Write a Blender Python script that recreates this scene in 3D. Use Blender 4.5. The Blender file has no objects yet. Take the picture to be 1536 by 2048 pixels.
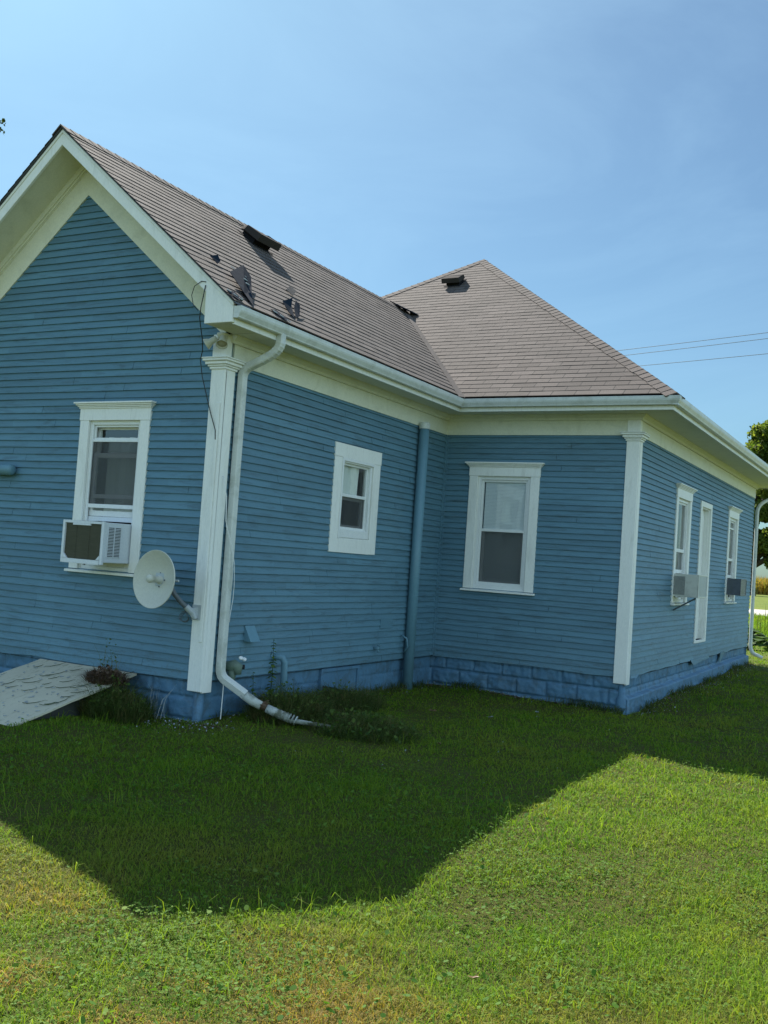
import bpy, bmesh, math, random
import numpy as np
from mathutils import Vector, Matrix, noise

R = math.radians
random.seed(7)
rng = np.random.default_rng(11)
S = bpy.context.scene
COL = S.collection

# ------------------------------------------------------------------ camera
cam = bpy.data.cameras.new('camera')
camo = bpy.data.objects.new('camera', cam)
COL.objects.link(camo)
cr = Vector((0.87568472, 0.47797622, 0.06866588))
cu = Vector((-0.03797892, -0.07358625, 0.99656543))
cf = Vector((-0.48138744, 0.87528498, 0.04628534))
CP = Vector((5.938, -7.500, 1.246))
camo.matrix_world = Matrix(((cr.x, cu.x, -cf.x, CP.x), (cr.y, cu.y, -cf.y, CP.y), (cr.z, cu.z, -cf.z, CP.z), (0, 0, 0, 1)))
cam.sensor_fit = 'VERTICAL'
cam.sensor_height = 36.0
cam.lens = 36.0 * 2020.1 / 2048.0
cam.clip_end = 3000
S.camera = camo
S.render.resolution_x = 768
S.render.resolution_y = 1024

# ------------------------------------------------------------------ light
SUN_AZ, SUN_EL = R(144.7), R(46.4)
sv = Vector((math.cos(SUN_AZ) * math.cos(SUN_EL), math.sin(SUN_AZ) * math.cos(SUN_EL), math.sin(SUN_EL)))
W = bpy.data.worlds.new('World')
S.world = W
W.use_nodes = True
nt = W.node_tree
nt.nodes.clear()
wo = nt.nodes.new('ShaderNodeOutputWorld')
bg = nt.nodes.new('ShaderNodeBackground')
sky = nt.nodes.new('ShaderNodeTexSky')
sky.sky_type = 'NISHITA'
sky.sun_disc = False
sky.sun_elevation = SUN_EL
sky.sun_rotation = R(90) - SUN_AZ
sky.air_density = 1.0
sky.dust_density = 1.1
sky.ozone_density = 1.0
bg.inputs['Strength'].default_value = 0.085
tint = nt.nodes.new('ShaderNodeMix')
tint.data_type = 'RGBA'
tint.blend_type = 'MULTIPLY'
tint.inputs[0].default_value = 1.0
tint.inputs[7].default_value = (0.85, 1.03, 1.09, 1)
nt.links.new(sky.outputs[0], tint.inputs[6])
# the sky toward the sun is held back, the unseen sky opposite it is boosted to light the shaded walls, and the halo rolls off softly
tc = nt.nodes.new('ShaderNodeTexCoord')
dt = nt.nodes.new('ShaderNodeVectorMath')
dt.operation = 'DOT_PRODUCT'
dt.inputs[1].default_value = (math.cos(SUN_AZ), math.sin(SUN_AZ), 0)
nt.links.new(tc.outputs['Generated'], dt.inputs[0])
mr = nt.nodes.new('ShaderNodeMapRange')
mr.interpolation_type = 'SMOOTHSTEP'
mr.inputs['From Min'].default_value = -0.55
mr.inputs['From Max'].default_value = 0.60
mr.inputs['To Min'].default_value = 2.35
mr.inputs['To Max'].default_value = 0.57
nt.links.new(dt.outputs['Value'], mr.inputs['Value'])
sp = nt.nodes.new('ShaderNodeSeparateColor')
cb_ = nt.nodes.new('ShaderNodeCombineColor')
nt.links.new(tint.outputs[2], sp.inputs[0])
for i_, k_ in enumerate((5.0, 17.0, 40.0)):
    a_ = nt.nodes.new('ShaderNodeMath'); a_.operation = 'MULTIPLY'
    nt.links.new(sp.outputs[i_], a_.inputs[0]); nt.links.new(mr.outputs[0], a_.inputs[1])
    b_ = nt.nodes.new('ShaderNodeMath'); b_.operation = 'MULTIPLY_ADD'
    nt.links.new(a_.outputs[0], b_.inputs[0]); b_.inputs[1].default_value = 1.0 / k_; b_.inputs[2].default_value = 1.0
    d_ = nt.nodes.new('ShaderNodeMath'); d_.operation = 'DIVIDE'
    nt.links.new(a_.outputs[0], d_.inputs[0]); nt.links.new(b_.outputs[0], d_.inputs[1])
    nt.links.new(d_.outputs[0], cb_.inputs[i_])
# warm tint added to the unseen sky opposite the sun, for less blue shade
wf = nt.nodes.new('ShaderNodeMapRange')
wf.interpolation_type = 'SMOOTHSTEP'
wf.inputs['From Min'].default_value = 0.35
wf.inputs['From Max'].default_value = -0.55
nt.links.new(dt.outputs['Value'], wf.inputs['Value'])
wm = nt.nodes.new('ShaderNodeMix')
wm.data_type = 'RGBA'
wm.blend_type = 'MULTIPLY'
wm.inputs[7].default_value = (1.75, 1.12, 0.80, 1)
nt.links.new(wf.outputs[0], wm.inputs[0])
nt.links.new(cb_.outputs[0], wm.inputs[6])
# thin wisps of high cloud
wn_ = nt.nodes.new('ShaderNodeTexNoise')
wn_.inputs['Scale'].default_value = 2.2
wn_.inputs['Detail'].default_value = 6
wn_.inputs['Roughness'].default_value = 0.6
wn_.inputs['Distortion'].default_value = 0.8
wmap = nt.nodes.new('ShaderNodeMapping')
wmap.inputs['Scale'].default_value = (1.0, 1.6, 3.2)
wmap.inputs['Rotation'].default_value = (0.3, 0.2, 0.5)
nt.links.new(tc.outputs['Generated'], wmap.inputs[0])
nt.links.new(wmap.outputs[0], wn_.inputs['Vector'])
wr = nt.nodes.new('ShaderNodeMapRange')
wr.inputs['From Min'].default_value = 0.42
wr.inputs['From Max'].default_value = 0.75
wr.inputs['To Max'].default_value = 0.16
nt.links.new(wn_.outputs['Fac'], wr.inputs['Value'])
wc = nt.nodes.new('ShaderNodeMix')
wc.data_type = 'RGBA'
wc.inputs[7].default_value = (3.2, 5.0, 6.4, 1)
nt.links.new(wr.outputs[0], wc.inputs[0])
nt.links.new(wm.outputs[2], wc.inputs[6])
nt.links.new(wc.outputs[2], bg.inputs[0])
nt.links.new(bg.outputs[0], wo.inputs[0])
sl = bpy.data.lights.new('sun', 'SUN')
sl.energy = 5.0
sl.angle = R(0.5)
sl.color = (1.0, 0.94, 0.84)
so = bpy.data.objects.new('sun', sl)
COL.objects.link(so)
so.rotation_euler = (-sv).to_track_quat('-Z', 'Y').to_euler()
S.view_settings.view_transform = 'Standard'
S.view_settings.look = 'None'
S.view_settings.gamma = 1.0
S.view_settings.exposure = 1.25

# ------------------------------------------------------------------ constants of the house (metres)
L1, W2, YF = 4.917, 2.63, 14.07
H = 2.99                 # underside of the frieze
ZS = 3.25                # soffit
ZG = 3.385               # top of the gutter
O, OW, OE, OG = 0.470, 0.535, 0.601, 0.430
M1, M2 = 0.822, 0.722
ML = 0.855               # left slope of the wing, a little steeper
mm = lambda x: M1 if x > RX else ML   # pitch of the wing, pitch of the hip roof
RX = -1.925               # ridge of the wing
ZR = ZG + M1 * (O - RX)
PX = -1.475              # apex of the hip
HR = W2 + OE - PX
PY, PZ = L1 - OW + HR, ZG + M2 * HR
YB = YF + 0.6
XL = PX - HR
EXP = 0.0722             # exposed height of one clapboard


def gz(x, y):
    """height of the lawn"""
    x = np.asarray(x, float); y = np.asarray(y, float)
    g = -0.385 - 0.022 * np.clip(x, -4, 8)
    near = 1.0 / (1.0 + np.exp((np.hypot(x - 1, y - 2) - 26) / 4.0))
    g = g * near + (-0.40) * (1 - near)
    t = np.clip((y - 5) / 9.0, 0, 1)
    s = np.clip((7 - x) / 4.0, 0, 1)
    g = g + 0.10 * t * s * near
    b = 0.018 * np.sin(x * 1.7 + 0.6 * np.sin(y * 1.1)) * np.sin(y * 1.3 + 1.0) + 0.008 * np.sin(x * 4.1 + y * 2.3) + 0.006 * np.sin(y * 5.3 - x * 1.9)
    g = g - 0.12 * np.exp(-(((x - 3.6) / 2.0) ** 2 + ((y + 3.3) / 1.4) ** 2))
    return g + b


# ------------------------------------------------------------------ materials
def nodes_of(name):
    m = bpy.data.materials.new(name)
    m.use_nodes = True
    t = m.node_tree
    t.nodes.clear()
    out = t.nodes.new('ShaderNodeOutputMaterial')
    return m, t, out


def N(t, kind, **kw):
    n = t.nodes.new(kind)
    for k, v in kw.items():
        if hasattr(n, k):
            setattr(n, k, v)
    return n


def noise_tex(t, vec, scale, detail=4, rough=0.55, dist=0.0):
    n = N(t, 'ShaderNodeTexNoise')
    n.inputs['Scale'].default_value = scale
    n.inputs['Detail'].default_value = detail
    n.inputs['Roughness'].default_value = rough
    n.inputs['Distortion'].default_value = dist
    t.links.new(vec, n.inputs['Vector'])
    return n.outputs['Fac']


def ramp(t, fac, a, b, ca=(0, 0, 0, 1), cb=(1, 1, 1, 1)):
    r = N(t, 'ShaderNodeValToRGB')
    r.color_ramp.elements[0].position = a
    r.color_ramp.elements[1].position = b
    r.color_ramp.elements[0].color = ca
    r.color_ramp.elements[1].color = cb
    t.links.new(fac, r.inputs[0])
    return r.outputs[0]


def mixc(t, fac, a, b, mode='MIX'):
    m = N(t, 'ShaderNodeMix')
    m.data_type = 'RGBA'
    m.blend_type = mode
    for sock, v in ((m.inputs[0], fac), (m.inputs[6], a), (m.inputs[7], b)):
        if isinstance(v, bpy.types.NodeSocket):
            t.links.new(v, sock)
        elif isinstance(v, (int, float)):
            sock.default_value = v
        else:
            sock.default_value = (v[0], v[1], v[2], 1)
    return m.outputs[2]


def math_(t, op, a, b=0.0, c=None):
    m = N(t, 'ShaderNodeMath')
    m.operation = op
    for i, v in enumerate((a, b) if c is None else (a, b, c)):
        if isinstance(v, bpy.types.NodeSocket):
            t.links.new(v, m.inputs[i])
        else:
            m.inputs[i].default_value = v
    return m.outputs[0]


def pos(t, sx=1, sy=1, sz=1):
    g = N(t, 'ShaderNodeNewGeometry')
    mp = N(t, 'ShaderNodeMapping')
    mp.inputs['Scale'].default_value = (sx, sy, sz)
    t.links.new(g.outputs['Position'], mp.inputs['Vector'])
    return mp.outputs[0]


def finish(t, out, col, rough=0.6, bump=None, bstr=0.3, bdist=0.003, spec=0.4, metallic=0.0):
    p = N(t, 'ShaderNodeBsdfPrincipled')
    if isinstance(col, bpy.types.NodeSocket):
        t.links.new(col, p.inputs['Base Color'])
    else:
        p.inputs['Base Color'].default_value = (*col, 1)
    if isinstance(rough, bpy.types.NodeSocket):
        t.links.new(rough, p.inputs['Roughness'])
    else:
        p.inputs['Roughness'].default_value = rough
    p.inputs['Specular IOR Level'].default_value = spec
    p.inputs['Metallic'].default_value = metallic
    if bump is not None:
        b = N(t, 'ShaderNodeBump')
        b.inputs['Strength'].default_value = bstr
        b.inputs['Distance'].default_value = bdist
        t.links.new(bump, b.inputs['Height'])
        t.links.new(b.outputs[0], p.inputs['Normal'])
    t.links.new(p.outputs[0], out.inputs[0])
    return p


def paint(name, col, dirt=(0.1, 0.1, 0.09), dirt_amt=0.5, thr=(0.52, 0.75), rough=0.55, stretch=(1, 1, 1), var=0.12, bstr=0.35, chips=None, spec=0.35):
    m, t, out = nodes_of(name)
    v = pos(t)
    vs = pos(t, *stretch)
    a = noise_tex(t, v, 2.2, 5)
    c = mixc(t, a, tuple(x * (1 - var) for x in col), tuple(min(1, x * (1 + var)) for x in col))
    fine = noise_tex(t, vs, 60, 4, 0.7)
    c = mixc(t, ramp(t, fine, 0.35, 0.7), c, mixc(t, 1.0, c, (0.86, 0.88, 0.9), 'MULTIPLY'))
    d1 = ramp(t, noise_tex(t, vs, 5.0, 8, 0.68, 0.6), *thr)
    c = mixc(t, math_(t, 'MULTIPLY', d1, dirt_amt), c, dirt)
    if chips:
        k = ramp(t, noise_tex(t, vs, 38.0, 6, 0.75), chips[1], chips[1] + 0.02)
        k2 = ramp(t, noise_tex(t, v, 1.6, 3), 0.5, 0.62)
        c = mixc(t, math_(t, 'MULTIPLY', k, k2), c, chips[0])
    bm = math_(t, 'ADD', math_(t, 'MULTIPLY', noise_tex(t, vs, 90, 4, 0.6), 0.5), noise_tex(t, v, 14, 3))
    finish(t, out, c, rough, bm, bstr, 0.004, spec)
    return m


MAT = {}


def mk_siding():
    m, t, out = nodes_of('blue_clapboard_paint')
    v = pos(t)
    vs = pos(t, 0.8, 0.8, 7)
    sep = N(t, 'ShaderNodeSeparateXYZ'); t.links.new(v, sep.inputs[0])
    row = math_(t, 'FLOOR', math_(t, 'DIVIDE', sep.outputs[2], EXP))
    along = math_(t, 'ADD', sep.outputs[0], sep.outputs[1])
    cell = math_(t, 'FLOOR', math_(t, 'ADD', math_(t, 'DIVIDE', along, 2.3), math_(t, 'MULTIPLY', row, 0.37)))
    cid = N(t, 'ShaderNodeCombineXYZ'); t.links.new(row, cid.inputs[0]); t.links.new(cell, cid.inputs[1])
    wn = N(t, 'ShaderNodeTexWhiteNoise'); wn.noise_dimensions = '2D'; t.links.new(cid.outputs[0], wn.inputs['Vector'])
    base = (0.093, 0.196, 0.268)
    c = mixc(t, wn.outputs['Value'], tuple(x * 0.90 for x in base), tuple(x * 1.10 for x in base))
    c = mixc(t, noise_tex(t, v, 1.3, 5), mixc(t, 1.0, c, (0.82, 0.86, 0.88), 'MULTIPLY'), mixc(t, 1.0, c, (1.18, 1.14, 1.10), 'MULTIPLY'))
    # mildew smudges running along the boards
    d1 = ramp(t, noise_tex(t, vs, 3.2, 9, 0.7, 0.8), 0.50, 0.70)
    c = mixc(t, math_(t, 'MULTIPLY', d1, 0.58), c, (0.046, 0.076, 0.086))
    # sun bleached, thin paint
    d2 = ramp(t, noise_tex(t, vs, 8.0, 8, 0.75, 0.3), 0.56, 0.72)
    k2 = ramp(t, noise_tex(t, v, 0.9, 3), 0.45, 0.62)
    c = mixc(t, math_(t, 'MULTIPLY', math_(t, 'MULTIPLY', d2, k2), 0.62), c, (0.20, 0.29, 0.34))
    # flaked spots showing grey wood
    k = ramp(t, noise_tex(t, vs, 34.0, 6, 0.75), 0.715, 0.735)
    c = mixc(t, math_(t, 'MULTIPLY', k, ramp(t, noise_tex(t, v, 1.7, 3), 0.50, 0.60)), c, (0.24, 0.28, 0.28))
    # mud splash on the lowest boards
    low = ramp(t, sep.outputs[2], 0.0, 0.40, (1, 1, 1, 1), (0, 0, 0, 1))
    sp_ = ramp(t, noise_tex(t, v, 22, 6, 0.8), 0.52, 0.66)
    c = mixc(t, math_(t, 'MULTIPLY', math_(t, 'MULTIPLY', low, sp_), 0.45), c, (0.085, 0.095, 0.075))
    bm = math_(t, 'ADD', math_(t, 'MULTIPLY', noise_tex(t, vs, 70, 5, 0.65), 0.6), noise_tex(t, v, 14, 3))
    finish(t, out, c, 0.5, bm, 0.6, 0.004, 0.35)
    return m


MAT['siding'] = mk_siding()
MAT['foundation'] = paint('blue_painted_block', (0.084, 0.190, 0.300), (0.055, 0.078, 0.085), 0.65, (0.47, 0.68), 0.6, (1, 1, 1), 0.28, 0.9, ((0.25, 0.33, 0.42), 0.70))
MAT['trim'] = paint('white_trim_paint', (0.80, 0.80, 0.76), (0.40, 0.40, 0.35), 0.40, (0.52, 0.76), 0.5, (3, 3, 0.5), 0.05, 0.35, ((0.34, 0.35, 0.32), 0.685))
MAT['soffit'] = paint('cream_soffit_paint', (0.70, 0.69, 0.56), (0.34, 0.34, 0.22), 0.4, (0.5, 0.85), 0.6, (1, 1, 1), 0.06, 0.3)
MAT['vinyl'] = paint('white_vinyl', (0.76, 0.77, 0.76), (0.45, 0.46, 0.44), 0.3, (0.5, 0.8), 0.4, (1, 1, 1), 0.03, 0.1)
MAT['gutter'] = paint('white_gutter_metal', (0.60, 0.62, 0.59), (0.24, 0.26, 0.20), 0.5, (0.48, 0.72), 0.38, (1, 1, 1), 0.06, 0.12)
MAT['ac_white'] = paint('white_enamel', (0.66, 0.69, 0.72), (0.4, 0.4, 0.36), 0.35, (0.55, 0.85), 0.35, (1, 1, 1), 0.04, 0.08)
MAT['ac_grey'] = paint('weathered_beige_metal', (0.60, 0.60, 0.54), (0.16, 0.16, 0.13), 0.5, (0.5, 0.8), 0.4, (1, 1, 1), 0.08, 0.15)
MAT['ac_dark'] = paint('dark_grey_metal', (0.10, 0.115, 0.14), (0.05, 0.05, 0.06), 0.4, (0.5, 0.8), 0.4)
MAT['dish'] = paint('cream_dish_plastic', (0.55, 0.55, 0.47), (0.36, 0.35, 0.27), 0.35, (0.5, 0.85), 0.42, (1, 1, 1), 0.04, 0.05)
MAT['pipe_blue'] = paint('blue_painted_pipe', (0.125, 0.25, 0.32), (0.07, 0.12, 0.16), 0.4, (0.5, 0.8), 0.4, (1, 1, 0.3), 0.08, 0.1)
MAT['steel'] = paint('grey_steel', (0.12, 0.14, 0.16), (0.08, 0.08, 0.08), 0.4, (0.5, 0.8), 0.4)
MAT['galv'] = paint('galvanised_plate', (0.42, 0.46, 0.48), (0.2, 0.2, 0.18), 0.4, (0.5, 0.8), 0.4)
MAT['black'] = paint('black_rubber', (0.02, 0.022, 0.026), (0.04, 0.04, 0.04), 0.3, (0.5, 0.8), 0.5)
MAT['tar'] = paint('black_shingle_underside', (0.010, 0.018, 0.030), (0.035, 0.055, 0.075), 0.5, (0.6, 0.68), 0.95, spec=0.05)
MAT['room'] = paint('interior_wall', (0.10, 0.095, 0.085), (0.07, 0.07, 0.06), 0.3)
MAT['curtain'] = paint('white_curtain_cloth', (0.78, 0.78, 0.72), (0.45, 0.45, 0.4), 0.3, (0.5, 0.8), 0.8)
MAT['blind'] = paint('white_blind_slat', (0.80, 0.82, 0.82), (0.5, 0.5, 0.48), 0.2, (0.5, 0.8), 0.5)
MAT['board'] = paint('pale_chipboard', (0.52, 0.49, 0.37), (0.12, 0.115, 0.06), 0.7, (0.56, 0.68), 0.8, (4, 1.2, 4), 0.15, 0.6, ((0.55, 0.55, 0.52), 0.66))
_t = MAT['board'].node_tree
_p = next(n for n in _t.nodes if n.type == 'BSDF_PRINCIPLED')
_src = _p.inputs['Base Color'].links[0].from_socket
_sp = N(_t, 'ShaderNodeSeparateXYZ')
_t.links.new(pos(_t), _sp.inputs[0])
_k = math_(_t, 'MULTIPLY', ramp(_t, _sp.outputs[1], -0.42, -0.02), ramp(_t, noise_tex(_t, pos(_t), 4.5, 4, 0.6), 0.42, 0.60))
_t.links.new(mixc(_t, math_(_t, 'MULTIPLY', _k, 0.85), _src, (0.09, 0.19, 0.28)), _p.inputs['Base Color'])   # overspray of the house paint
MAT['brass'] = paint('weathered_green_tap', (0.12, 0.17, 0.13), (0.05, 0.06, 0.05), 0.5)
MAT['vent_black'] = paint('dark_vent_metal', (0.022, 0.022, 0.026), (0.04, 0.036, 0.034), 0.4, (0.45, 0.75), 0.9, spec=0.05)
MAT['vent_top'] = paint('brown_vent_metal', (0.050, 0.043, 0.040), (0.025, 0.025, 0.025), 0.4, (0.45, 0.75), 0.9, spec=0.05)
MAT['bark'] = paint('tree_bark', (0.055, 0.045, 0.035), (0.02, 0.018, 0.015), 0.6, (0.4, 0.7), 0.9, (1, 1, .3), .2, .9)
MAT['plastic_pipe'] = paint('dirty_white_pipe', (0.46, 0.49, 0.46), (0.09, 0.10, 0.06), 0.9, (0.42, 0.58), 0.5)
MAT['rust'] = paint('brown_dry_leaves', (0.10, 0.06, 0.035), (0.04, 0.03, 0.02), 0.5)


def mk_shingle(name, base, rows=True):
    m, t, out = nodes_of(name)
    uv = N(t, 'ShaderNodeUVMap')
    sep = N(t, 'ShaderNodeSeparateXYZ')
    t.links.new(uv.outputs[0], sep.inputs[0])
    u, v = sep.outputs[0], sep.outputs[1]
    row = math_(t, 'FLOOR', v)
    off = math_(t, 'MULTIPLY', math_(t, 'MODULO', row, 2.0), 0.5)
    uu = math_(t, 'ADD', math_(t, 'DIVIDE', u, 0.305), off)
    fr = math_(t, 'FRACT', uu)
    slot = math_(t, 'LESS_THAN', math_(t, 'ABSOLUTE', math_(t, 'SUBTRACT', fr, 0.5)), 0.022)
    cid = N(t, 'ShaderNodeCombineXYZ')
    t.links.new(math_(t, 'FLOOR', math_(t, 'ADD', uu, 0.5)), cid.inputs[0])
    t.links.new(row, cid.inputs[1])
    wn = N(t, 'ShaderNodeTexWhiteNoise')
    wn.noise_dimensions = '2D'
    t.links.new(cid.outputs[0], wn.inputs['Vector'])
    p = pos(t)
    gran = noise_tex(t, p, 170, 3, 0.8)
    big = noise_tex(t, p, 1.1, 4, 0.6)
    c = mixc(t, wn.outputs['Value'], tuple(x * 0.80 for x in base), tuple(x * 1.18 for x in base))
    c = mixc(t, ramp(t, gran, 0.3, 0.7), mixc(t, 1.0, c, (0.62, 0.62, 0.64), 'MULTIPLY'), mixc(t, 1.0, c, (1.3, 1.22, 1.16), 'MULTIPLY'))
    c = mixc(t, math_(t, 'MULTIPLY', ramp(t, big, 0.4, 0.65), 0.55), c, tuple(x * 0.7 for x in base))
    c = mixc(t, slot, c, (0.03, 0.028, 0.028))
    finish(t, out, c, 0.9, gran, 0.6, 0.004, 0.2)
    return m


MAT['shingle'] = mk_shingle('taupe_asphalt_shingle', (0.093, 0.082, 0.078))


def mk_glass():
    m, t, out = nodes_of('window_glass')
    fr = N(t, 'ShaderNodeFresnel')
    fr.inputs['IOR'].default_value = 1.52
    gg = N(t, 'ShaderNodeNewGeometry')
    k = math_(t, 'MULTIPLY', math_(t, 'ADD', fr.outputs[0], 0.08), math_(t, 'SUBTRACT', 1.0, gg.outputs['Backfacing']))
    tr = N(t, 'ShaderNodeBsdfTransparent')
    tr.inputs[0].default_value = (0.96, 0.98, 0.98, 1)
    gl = N(t, 'ShaderNodeBsdfGlossy')
    gl.inputs['Roughness'].default_value = 0.02
    bmp = N(t, 'ShaderNodeBump')
    bmp.inputs['Strength'].default_value = 0.12
    bmp.inputs['Distance'].default_value = 0.01
    t.links.new(noise_tex(t, pos(t), 2.5, 2), bmp.inputs['Height'])
    t.links.new(bmp.outputs[0], gl.inputs['Normal'])
    mx = N(t, 'ShaderNodeMixShader')
    t.links.new(k, mx.inputs[0])
    t.links.new(tr.outputs[0], mx.inputs[1])
    t.links.new(gl.outputs[0], mx.inputs[2])
    t.links.new(mx.outputs[0], out.inputs[0])
    return m


def mk_screen():
    m, t, out = nodes_of('insect_screen')
    tr = N(t, 'ShaderNodeBsdfTransparent')
    di = N(t, 'ShaderNodeBsdfDiffuse')
    di.inputs[0].default_value = (0.085, 0.09, 0.092, 1)
    mx = N(t, 'ShaderNodeMixShader')
    mx.inputs[0].default_value = 0.40
    t.links.new(tr.outputs[0], mx.inputs[1])
    t.links.new(di.outputs[0], mx.inputs[2])
    t.links.new(mx.outputs[0], out.inputs[0])
    return m


MAT['glass'] = mk_glass()
MAT['screen'] = mk_screen()


def mk_leaf(name, c1, c2, c3, nscale=0.9, trans=0.4, patch=None, rough=0.7, dry=False):
    """c1..c2 by a per-blade number, c3 a dry colour by large patches"""
    m, t, out = nodes_of(name)
    at = N(t, 'ShaderNodeAttribute')
    at.attribute_name = 'tint'
    p = pos(t)
    c = mixc(t, at.outputs['Fac'], c1, c2)
    big = noise_tex(t, p, nscale, 4, 0.6, 0.3)
    lo, hi = patch if patch else (0.55, 0.75)
    k = math_(t, 'MULTIPLY', ramp(t, big, lo, hi), ramp(t, at.outputs['Fac'], 0.15, 0.7))
    if dry:
        ad_ = N(t, 'ShaderNodeAttribute')
        ad_.attribute_name = 'dry'
        k = math_(t, 'MINIMUM', math_(t, 'ADD', math_(t, 'MULTIPLY', k, 0.25), ad_.outputs['Fac']), 1.0)
    c = mixc(t, k, c, c3)
    c = mixc(t, ramp(t, noise_tex(t, p, nscale * 0.33, 3), 0.42, 0.62), c, mixc(t, 1.0, c, (0.80, 0.92, 0.80), 'MULTIPLY'))
    di = N(t, 'ShaderNodeBsdfPrincipled')
    di.inputs['Roughness'].default_value = rough
    di.inputs['Specular IOR Level'].default_value = 0.15
    t.links.new(c, di.inputs['Base Color'])
    tl = N(t, 'ShaderNodeBsdfTranslucent')
    t.links.new(mixc(t, 1.0, c, (1.5, 1.45, 0.7), 'MULTIPLY'), tl.inputs[0])
    mx = N(t, 'ShaderNodeMixShader')
    mx.inputs[0].default_value = trans
    t.links.new(di.outputs[0], mx.inputs[1])
    t.links.new(tl.outputs[0], mx.inputs[2])
    t.links.new(mx.outputs[0], out.inputs[0])
    return m


MAT['grass'] = mk_leaf('grass_blades', (0.045, 0.135, 0.012), (0.200, 0.285, 0.024), (0.34, 0.20, 0.075), 0.9, 0.40, (0.52, 0.70), dry=True)
MAT['clover'] = mk_leaf('clover_leaves', (0.055, 0.140, 0.018), (0.140, 0.225, 0.030), (0.2, 0.2, 0.07), 0.9, 0.35, (0.6, 0.8))
MAT['weed'] = mk_leaf('weed_blades', (0.035, 0.065, 0.016), (0.10, 0.12, 0.035), (0.20, 0.15, 0.07), 5.0, 0.3, (0.5, 0.7))
MAT['weed_leaf'] = mk_leaf('weed_leaves', (0.04, 0.085, 0.02), (0.11, 0.16, 0.035), (0.12, 0.14, 0.04), 5.0, 0.35, (0.55, 0.8))
MAT['tree_leaf'] = mk_leaf('tree_leaves', (0.040, 0.085, 0.016), (0.15, 0.185, 0.040), (0.22, 0.150, 0.030), 0.12, 0.5, (0.55, 0.72))
MAT['dark_leaf'] = mk_leaf('near_tree_leaves', (0.02, 0.035, 0.012), (0.06, 0.08, 0.025), (0.08, 0.07, 0.02), 0.8, 0.25)
MAT['corn'] = mk_leaf('dry_corn', (0.16, 0.17, 0.04), (0.36, 0.26, 0.06), (0.32, 0.20, 0.05), 0.5, 0.3, (0.4, 0.6))
MAT['hosta'] = mk_leaf('hosta_leaves', (0.02, 0.05, 0.014), (0.055, 0.10, 0.025), (0.10, 0.13, 0.03), 2.0, 0.25)


def mk_ground():
    m, t, out = nodes_of('lawn_soil_and_turf')
    p = pos(t)
    a = noise_tex(t, p, 0.55, 5)
    b = noise_tex(t, p, 9, 6, 0.7)
    f = noise_tex(t, p, 85, 4, 0.75)
    turf = mixc(t, ramp(t, a, 0.35, 0.65), (0.075, 0.125, 0.020), (0.125, 0.160, 0.028))
    turf = mixc(t, ramp(t, b, 0.45, 0.75), turf, (0.14, 0.13, 0.04))
    soil = mixc(t, f, (0.030, 0.042, 0.008), (0.105, 0.095, 0.026))
    # bare thatch close to the house where real blades stand, closed turf farther off
    d = N(t, 'ShaderNodeVectorMath')
    d.operation = 'DISTANCE'
    d.inputs[1].default_value = (3.0, -1.0, -0.4)
    g = N(t, 'ShaderNodeNewGeometry')
    t.links.new(g.outputs['Position'], d.inputs[0])
    k = N(t, 'ShaderNodeMapRange')
    k.inputs['From Min'].default_value = 9
    k.inputs['From Max'].default_value = 24
    t.links.new(d.outputs['Value'], k.inputs['Value'])
    c = mixc(t, k.outputs[0], soil, turf)
    finish(t, out, c, 0.95, f, 0.8, 0.02, 0.1)
    return m


def mk_gravel():
    m, t, out = nodes_of('pale_gravel')
    p = pos(t)
    f = noise_tex(t, p, 25, 5, 0.8)
    c = mixc(t, ramp(t, f, 0.3, 0.7), (0.26, 0.24, 0.22), (0.55, 0.52, 0.48))
    c = mixc(t, ramp(t, noise_tex(t, p, 0.6, 4), 0.5, 0.75), c, (0.36, 0.33, 0.28))
    finish(t, out, c, 0.95, f, 0.8, 0.02, 0.1)
    return m


def mk_leafcol(name, col):
    return paint(name, col, tuple(x * 0.5 for x in col), 0.5)


MAT['ground'] = mk_ground()
MAT['gravel'] = mk_gravel()
MAT['chips'] = mk_leafcol('peeled_paint_flakes', (0.30, 0.34, 0.36))
MAT['dry_leaf'] = mk_leafcol('dry_fallen_leaf', (0.20, 0.12, 0.055))
MAT['flower'] = mk_leafcol('pale_flowers', (0.5, 0.5, 0.5))


# ------------------------------------------------------------------ mesh helpers
def tag(o, label=None, cat=None, group=None, kind=None):
    if label: o['label'] = label
    if cat: o['category'] = cat
    if group: o['group'] = group
    if kind: o['kind'] = kind
    return o


def empty(name, loc, label, cat, group=None):
    e = bpy.data.objects.new(name, None)
    e.empty_display_size = 0.2
    COL.objects.link(e)
    e.location = loc
    return tag(e, label, cat, group)


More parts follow.
